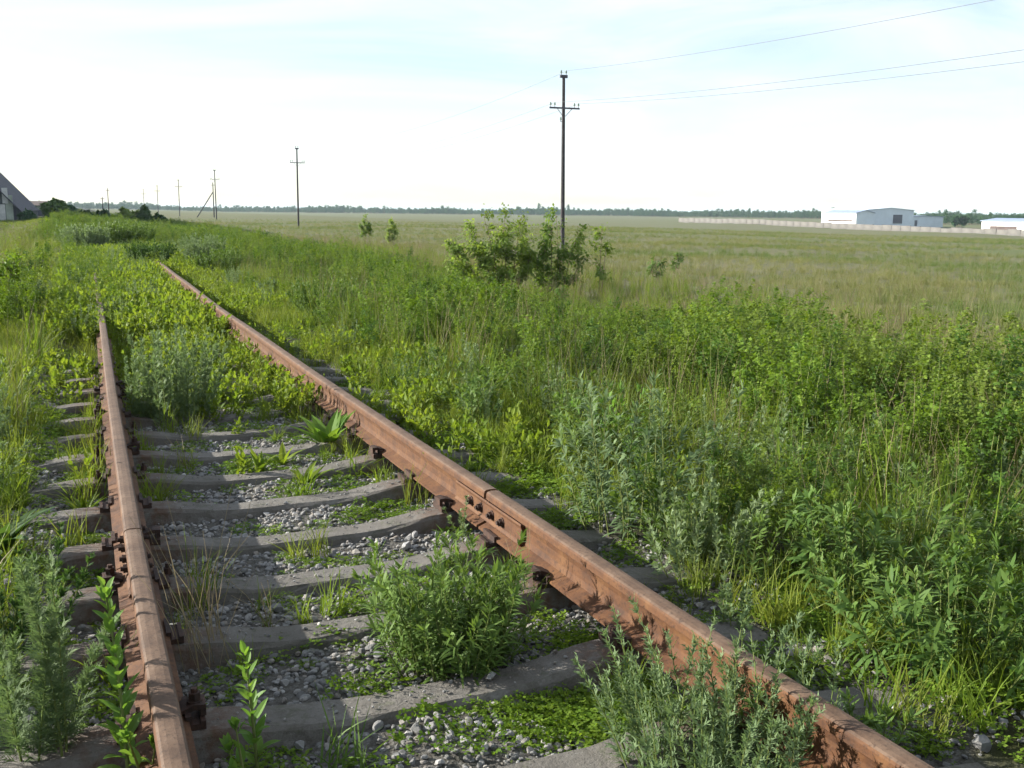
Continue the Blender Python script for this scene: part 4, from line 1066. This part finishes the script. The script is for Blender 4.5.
sky_bush('low dark bush right of the narrow pointed one', 6.9, 112, 1.35, 1.7, 426)
sky_bush('faint thin bush left of the wide one on the skyline', 1.6, 121, 1.3, 1.4, 427, 'far_leaf')
sky_bush('dark bush against the barn wall by its end corner', -5.3, 104, 1.1, 1.5, 428, 'far_leaf')

# ------------------------------------------------------------------ utility poles and wires
POLE_X, POLE_H = 23.87, 9.4
pole_y = [50.8, 124.8, 205.0, 283.0, 361.0, 439.0]
def pole_parts():
    p = MB(); tube(p, [(0, 0, -0.8), (0, 0, 3), (0, 0, 7), (0, 0, POLE_H)], [.12, .11, .095, .08], 12); cyl(p, (0, 0, POLE_H - .001), (0, 0, POLE_H), .08, .08, 12)
    a = MB(); box(a, -.92, .92, -.115, -.035 - .08, 0, .01); box(a, -.92, .92, -.155, -.115, -.045, .045)
    cyl(a, (-.45, -.135, -.03), (-.08, -.08, -.42), .018, .018, 5); cyl(a, (.45, -.135, -.03), (.08, -.08, -.42), .018, .018, 5)
    tb = MB(); box(tb, -.22, .22, -.05, .05, 0, .16)
    i = MB(); cyl(i, (0, 0, 0), (0, 0, .10), .014, .014, 6)
    for z0, z1, r0, r1 in ((.10, .14, .055, .06), (.14, .17, .035, .035), (.17, .22, .05, .045), (.22, .25, .025, .02)): cyl(i, (0, 0, z0), (0, 0, z1), r0, r1, 10, 1)
    return p.mesh('shaft', [M['pole']], True), a.mesh('cross_arm', [M['steel']]), tb.mesh('top_bracket', [M['steel']]), i.mesh('insulator', [M['steel'], M['glass']])
SHAFT, ARM, TOPB, INS = pole_parts()
ARM_Z = POLE_H - 1.6
pole_label = ['tall dark utility pole with cross arm standing behind the shrubs', 'second utility pole of the row, dark with a thin cross arm', 'third utility pole of the row, next to the braced pole',
              'fourth utility pole of the row, left of the braced pole', 'faint fifth utility pole of the row above the bushes', 'faintest last utility pole visible at the end of the row']
pole_base = []
for k, y in enumerate(pole_y):
    zb = float(gz(POLE_X, y)); zb = -0.8 + 0.05
    t = empty('utility_pole', (POLE_X, y, zb), R([1.0, 4, -3, 0, 2, 0][k])); t.rotation_euler[1] = R([-0.6, .3, -.2, .2, 0, 0][k])
    t.scale = (1, 1, 1)
    inst('shaft', SHAFT, t)
    inst('cross_arm', ARM, t, (0, 0, ARM_Z)); inst('top_bracket', TOPB, t, (0, 0, POLE_H))
    for x in (-.85, -.6, .6, .85): inst('insulator', INS, t, (x, -.135, ARM_Z + .045))
    for x in (-.15, .15): inst('insulator', INS, t, (x, 0, POLE_H + .16))
    if k == 0: inst('insulator', INS, t, (-.22, -.1, ARM_Z - .72)); m_ = MB(); cyl(m_, (-.25, -.1, ARM_Z - .70), (0, -.05, ARM_Z - .70), .015, .015, 5); m_.build('side_hook', M['steel'], t)
    tag(t, pole_label[k], 'utility pole', 'utility poles in a row parallel to the track')
    pole_base.append(zb)
def wire(label, dx, dz, sag):
    ys = [-25.0] + pole_y; mb = MB(); pts = []
    for a, b in zip(ys[:-1], ys[1:]):
        t = np.linspace(0, 1, 25)[:-1]
        pts += [(POLE_X + dx, a + (b - a) * q, -.75 + dz - sag * 4 * q * (1 - q) - (.5 * (1 - q) if a < 0 else 0)) for q in t]
    pts.append((POLE_X + dx, ys[-1], -.75 + dz))
    tube(mb, pts, 0.0078, 4)
    return tag(mb.build('overhead_wire', M['wire']), label, 'wire', 'overhead wires strung along the pole row')
wire('highest overhead wire running off the top of the picture', .15, POLE_H + .40, 1.25)
wire('upper one of the two close overhead wires leaving the cross arm to the right', -.6, ARM_Z + .29, 1.2)
wire('lower one of the two close overhead wires leaving the cross arm to the right', .85, ARM_Z + .29, 1.3)
# pole with a diagonal brace farther out in the field
bx, by = 30.2, 262.0
t = empty('braced_pole', (bx, by, float(gz(bx, by)))); p = MB(); tube(p, [(0, 0, -.5), (0, 0, 8.6)], [.16, .11], 8); p.build('shaft', M['pole'], t)
p = MB(); tube(p, [(-4.3, 0, -.3), (-.1, 0, 6.2)], [.14, .12], 8); p.build('brace', M['pole'], t)
p = MB(); box(p, -.5, .5, -.06, .06, 7.9, 8.0); p.build('cross_arm', M['steel'], t)
tag(t, 'far pole propped by a diagonal brace between the second and fourth poles', 'utility pole')
for k, (x, y, h, lb) in enumerate([(2.2, 150, 3.4, 'short thin mast on the skyline left of the bushes'), (3.5, 172, 5.0, 'taller thin mast on the skyline beside the short one')]):
    t = empty('thin_mast', (x, y, -.5)); p = MB(); tube(p, [(0, 0, -.3), (0, 0, h)], [.09, .05], 6); p.build('shaft', M['pole'], t)
    p = MB(); box(p, -.3, .3, -.03, .03, h * .92, h * .92 + .06); p.build('cross_arm', M['steel'], t); tag(t, lb, 'mast', 'thin masts on the skyline')

# ------------------------------------------------------------------ old barn on the left
def barn():
    x1, y0, y1, ze, w = -6.3, 112.0, 160.0, 1.15, 26.0      # eave corner on the track side
    g = -0.55; apex = (x1 - w / 2, ze + (w / 2) * 1.12); x0 = x1 - w
    t = empty('old_barn', (0, 0, 0))
    mb = MB(); V = [(x0, y0, g), (x1, y0, g), (x1, y0, ze), (apex[0], y0, apex[1]), (x0, y0, ze), (x0, y1, g), (x1, y1, g), (x1, y1, ze), (apex[0], y1, apex[1]), (x0, y1, ze)]
    mb.add(V, tris=[(2, 3, 4), (9, 8, 7)], quads=[(0, 1, 2, 4), (6, 5, 9, 7), (1, 6, 7, 2), (5, 0, 4, 9)]); mb.build('wall', M['barn'], t)
    rf = empty('roof'); rf.parent = t
    for s, xe in ((1, x1), (-1, x0)):
        n = 24
        for k in range(n):
            ya, yb = y0 - .6 + (y1 - y0 + 1.2) * k / n, y0 - .6 + (y1 - y0 + 1.2) * (k + 1) / n - .03
            mb = MB(); dx, dz = s * .2, -.22
            a, b = (xe + dx, ze + dz), (apex[0], apex[1]); o = .14 + .02 * (k % 2)
            mb.add([(a[0], ya, a[1]), (a[0], yb, a[1]), (b[0], yb, b[1]), (b[0], ya, b[1]), (a[0], ya, a[1] + o), (a[0], yb, a[1] + o), (b[0], yb, b[1] + o), (b[0], ya, b[1] + o)], quads=BOXQ)
            mb.build('roof_sheet', M['barn_roof'], rf)
    for (xa, xb, za, zb, mt, nm) in ((-7.5, -6.85, g, 2.6, 'barn_pale2', 'panel'), (-8.2, -7.55, g, 1.7, 'barn_pale', 'door'), (-9.0, -8.25, g, 1.7, 'barn_pale', 'door'), (-7.75, -7.25, 1.8, 3.3, 'barn_pale', 'panel'), (-13.5, -10.8, g, 1.9, 'barn_pale2', 'panel')):
        mb = MB(); o = .10 if (xa, nm) == (-7.75, 'panel') else .05; box(mb, xa, xb, y0 - o, y0 - .002, za, zb); mb.build(nm, M[mt], t)
    for k in range(15):
        xx = x1 - .4 - k * 1.7
        zz = ze + (min(x1 - xx, xx - x0)) * 1.12 - .1
        mb = MB(); box(mb, xx - .09, xx + .09, y0 - .035, y0 - .003, g, zz); mb.build('batten', M['barn_roof'], t)
    tag(t, 'dark barn with a steep sloping roof and pale doors at the left picture edge', 'barn')
barn()
t = empty('long_shed', (-11.9, 176, -.9)); mb = MB(); box(mb, 0, 7, 0, 6, 0, 2.6); mb.build('wall', M['barn_pale2'], t)
mb = MB(); mb.add([(-.4, -.4, 2.61), (7.4, -.4, 2.61), (7.4, 6.4, 2.61), (-.4, 6.4, 2.61), (-.4, 3, 3.3), (7.4, 3, 3.3)], tris=[(0, 4, 3), (1, 2, 5)], quads=[(0, 1, 5, 4), (2, 3, 4, 5), (0, 3, 2, 1)]); mb.build('roof', M['brick_far'], t)
for k in range(3):
    mb = MB(); box(mb, 1 + 2 * k, 1.9 + 2 * k, -.06, -.003, 1.0, 1.9); mb.build('window', M['dark_open'], t)
tag(t, 'low shed with a brown roof behind the barn and the dark bush', 'shed')

# ------------------------------------------------------------------ concrete fence and halls on the right
FX = 236.0
def far_fence():
    t = empty('concrete_fence', (FX, 0, 0)); rng = g_(501)
    me = MB(); box(me, -.07, .07, .04, 3.96, 0, 1.85); V = me.V[0]; pm = me.mesh('fence_panel', [M['fence']])
    po = MB(); box(po, -.14, .14, -.14, .14, 0, 2.0); pom = po.mesh('fence_post', [M['fence']])
    for k in range(72):
        y = 84 + 4 * k; z = float(gz(FX, y)) - .1 + .15
        inst('panel', pm, t, (rng.normal(0, .02), y, z + rng.normal(0, .05)), (0, rng.normal(0, .01), 0))
        inst('post', pom, t, (0, y, z - .15))
    return tag(t, 'long pale concrete panel fence crossing the far field', 'fence')
far_fence()

def hall(name, label, x0, x1, y0, y1, h, ridge, wall_m, front_m, roof_m, extras):
    z0 = float(gz((x0 + x1) / 2, (y0 + y1) / 2)) - .3
    t = empty(name, (x0, y0, z0)); w, l = x1 - x0, y1 - y0; H = h + .3
    mb = MB(); mb.add([(0, 0, 0), (0, l, 0), (0, l, H), (0, 0, H), (w, 0, 0), (w, l, 0), (w, l, H), (w, 0, H)], quads=[(0, 3, 2, 1), (4, 5, 6, 7), (1, 2, 6, 5)], mat=0)
    mb.build('side_wall', M[wall_m], t)
    mb = MB(); mb.add([(.002, 0, 0), (w - .002, 0, 0), (w - .002, 0, H), (w / 2, 0, H + ridge - .02), (.002, 0, H)], tris=[(2, 3, 4)], quads=[(0, 1, 2, 4)]); mb.build('gable_wall', M[front_m], t)
    mb = MB(); e = .35; c = ridge / (w / 2)
    for s in (0, 1):
        xa, xb = (-e, w / 2) if s == 0 else (w / 2, w + e); za, zb = (H - e * c, H + ridge) if s == 0 else (H + ridge, H - e * c)
        mb.add([(xa, -e, za), (xb, -e, zb), (xb, l + e, zb), (xa, l + e, za), (xa, -e, za + .18), (xb, -e, zb + .18), (xb, l + e, zb + .18), (xa, l + e, za + .18)], quads=BOXQ)
    mb.build('roof', M[roof_m], t)
    for (nm, face, a, b, za, zb, mt) in extras:
        mb = MB()
        if face == 'front': box(mb, a, b, -.12, -.004, za + .3, zb + .3)
        else: box(mb, -.12, -.004, a, b, za + .3, zb + .3)
        mb.build(nm, M[mt], t)
    return tag(t, label, 'hall', 'industrial halls beyond the concrete fence')

hall('white_hall', 'long white low hall beside the grey hangar beyond the fence', 253.0, 261.2, 283.0, 299.8, 5.0, .9, 'white_wall', 'grey_clad_shade', 'blue_roof',
     [('shadow_strip', 'side', 2.0, 14.5, 1.9, 2.5, 'brick_far')])  # brown strip stands in for the thin shadow line low on the wall
hall('grey_hangar', 'large grey blue hangar with a dark door beyond the fence', 262.0, 284.4, 287.8, 312.0, 6.0, .8, 'white_wall', 'grey_clad_shade', 'grey_clad_shade',
     [('door', 'front', 12.6, 16.9, 1.2, 4.4, 'dark_open'), ('downpipe', 'front', .3, .5, 0, 6, 'steel')])
hall('grey_annex', 'low grey annex joined to the end of the large hangar', 284.8, 302.0, 290.5, 302.0, 3.7, .3, 'grey_clad_shade', 'grey_clad_shade', 'blue_roof',
     [('door', 'front', 3.0, 4.2, .3, 2.4, 'dark_open')])
hall('white_shed', 'white shed with a blue roof cut by the right picture edge', 241.0, 253.0, 176.0, 217.6, 4.0, .7, 'white_wall', 'grey_clad_shade', 'blue_roof',
     [('bay_opening', 'side', 29.5 + 0 * k, 38.5, .9, 2.6, 'brick_far') for k in range(1)] + [('window', 'side', 5.0 + 5.5 * k, 8.0 + 5.5 * k, 1.6, 2.3, 'dark_open') for k in range(4)])
t = empty('yard_tree', (303.5, 286.0, float(gz(303, 286)))); 
t_ = shrub('yard_tree', 'dark round tree standing by the end of the grey annex', 'tree', 300.5, 281.0, [(0, 0, 4.4), (2, .5, 4.0), (-2, 0, 3.9), (3.2, 0, 3.4), (-3.0, .5, 3.3)], 451, 'far_leaf', lf=.9, lw=.36, leaves=30, twig_r=.12, nb=10, spread=.4)
bpy.data.objects.remove(t)

# ------------------------------------------------------------------ far wood along the horizon
def far_tree(seed):
    rng = g_(seed); mb = MB(); h = rng.uniform(8, 12); w = rng.uniform(2.4, 4.2)
    tube(mb, [(0, 0, -.5), (0, 0, h * .6)], [.22, .1], 5, 1)
    for k in range(13):
        z = h * rng.uniform(.22, .96); r = w * (1.15 - z / h) ** .6 * rng.uniform(.2, .9); a = rng.uniform(0, 6.28); c = np.array([r * math.cos(a), r * math.sin(a), z]); n = 22
        q = c + rng.normal(0, 1, (n, 3)) * np.array([1, 1, .7]) * w * .26
        blades(mb, q, rng.normal(0, 1, (n, 3)), rng.normal(0, 1, (n, 3)) + UP, rng.uniform(.5, 1.1, n), .38, None, 1, 'ovate', 0, np.clip(rng.normal(.5, .25, n), 0, 1))
        blades(mb, q, rng.normal(0, 1, (n, 3)), rng.normal(0, 1, (n, 3)) + UP, rng.uniform(.6, 1.2, n), .35, None, 2, 'lance', 0, np.clip(rng.normal(.5, .25, n), 0, 1))
    return mb
FART = [proto(far_tree(600 + s), 'far_tree', [M['far_leaf'], M['twig']]) for s in range(6)]
rng = g_(610)
def belt(n, a0, a1, d0, d1, s0, s1, seed):
    r = g_(seed); az = np.radians(r.uniform(a0, a1, n)); t = (np.degrees(az) - a0) / (a1 - a0)
    d = d0 + (d1 - d0) * t + np.abs(r.normal(0, 1, n)) * 60 + 40 * np.sin(az * 13)
    P = np.column_stack([d * np.sin(az), d * np.cos(az), np.zeros(n)]); P[:, 2] = gz(P[:, 0], P[:, 1])
    sc = (s0 + (s1 - s0) * t) * r.uniform(.7, 1.1, n) * (.9 + .18 * np.sin(az * 47) * np.sin(az * 19)) * (1 + .35 * (r.random(n) < .04))
    return P, sc
B = [belt(2600, -8, 34, 1350, 950, .74, .68, 611), belt(1500, 30, 50, 950, 700, .68, .54, 612), belt(900, 41, 64, 520, 470, .47, .45, 613)]
scatter('far_wood', 'hazy blue green belt of woodland along the horizon', 'woodland', FART, np.concatenate([b[0] for b in B]), rng, .55, 1.15, 0.03, scale=np.concatenate([b[1] for b in B]))

# ------------------------------------------------------------------ air
mt = bpy.data.materials.new('hazy air'); mt.use_nodes = True; nt = mt.node_tree; nt.nodes.clear()
ou = nt.nodes.new('ShaderNodeOutputMaterial'); pv = nt.nodes.new('ShaderNodeVolumePrincipled')
pv.inputs['Color'].default_value = (0.74, 0.90, 1.0, 1); pv.inputs['Density'].default_value = 0.00014; pv.inputs['Anisotropy'].default_value = 0.0
nt.links.new(pv.outputs['Volume'], ou.inputs['Volume'])
hz = MB(); box(hz, -4100, 7100, -2600, 9100, -8, 18); tag(hz.build('haze', mt), 'thin pale haze in the air over the whole field', 'haze', kind='stuff')
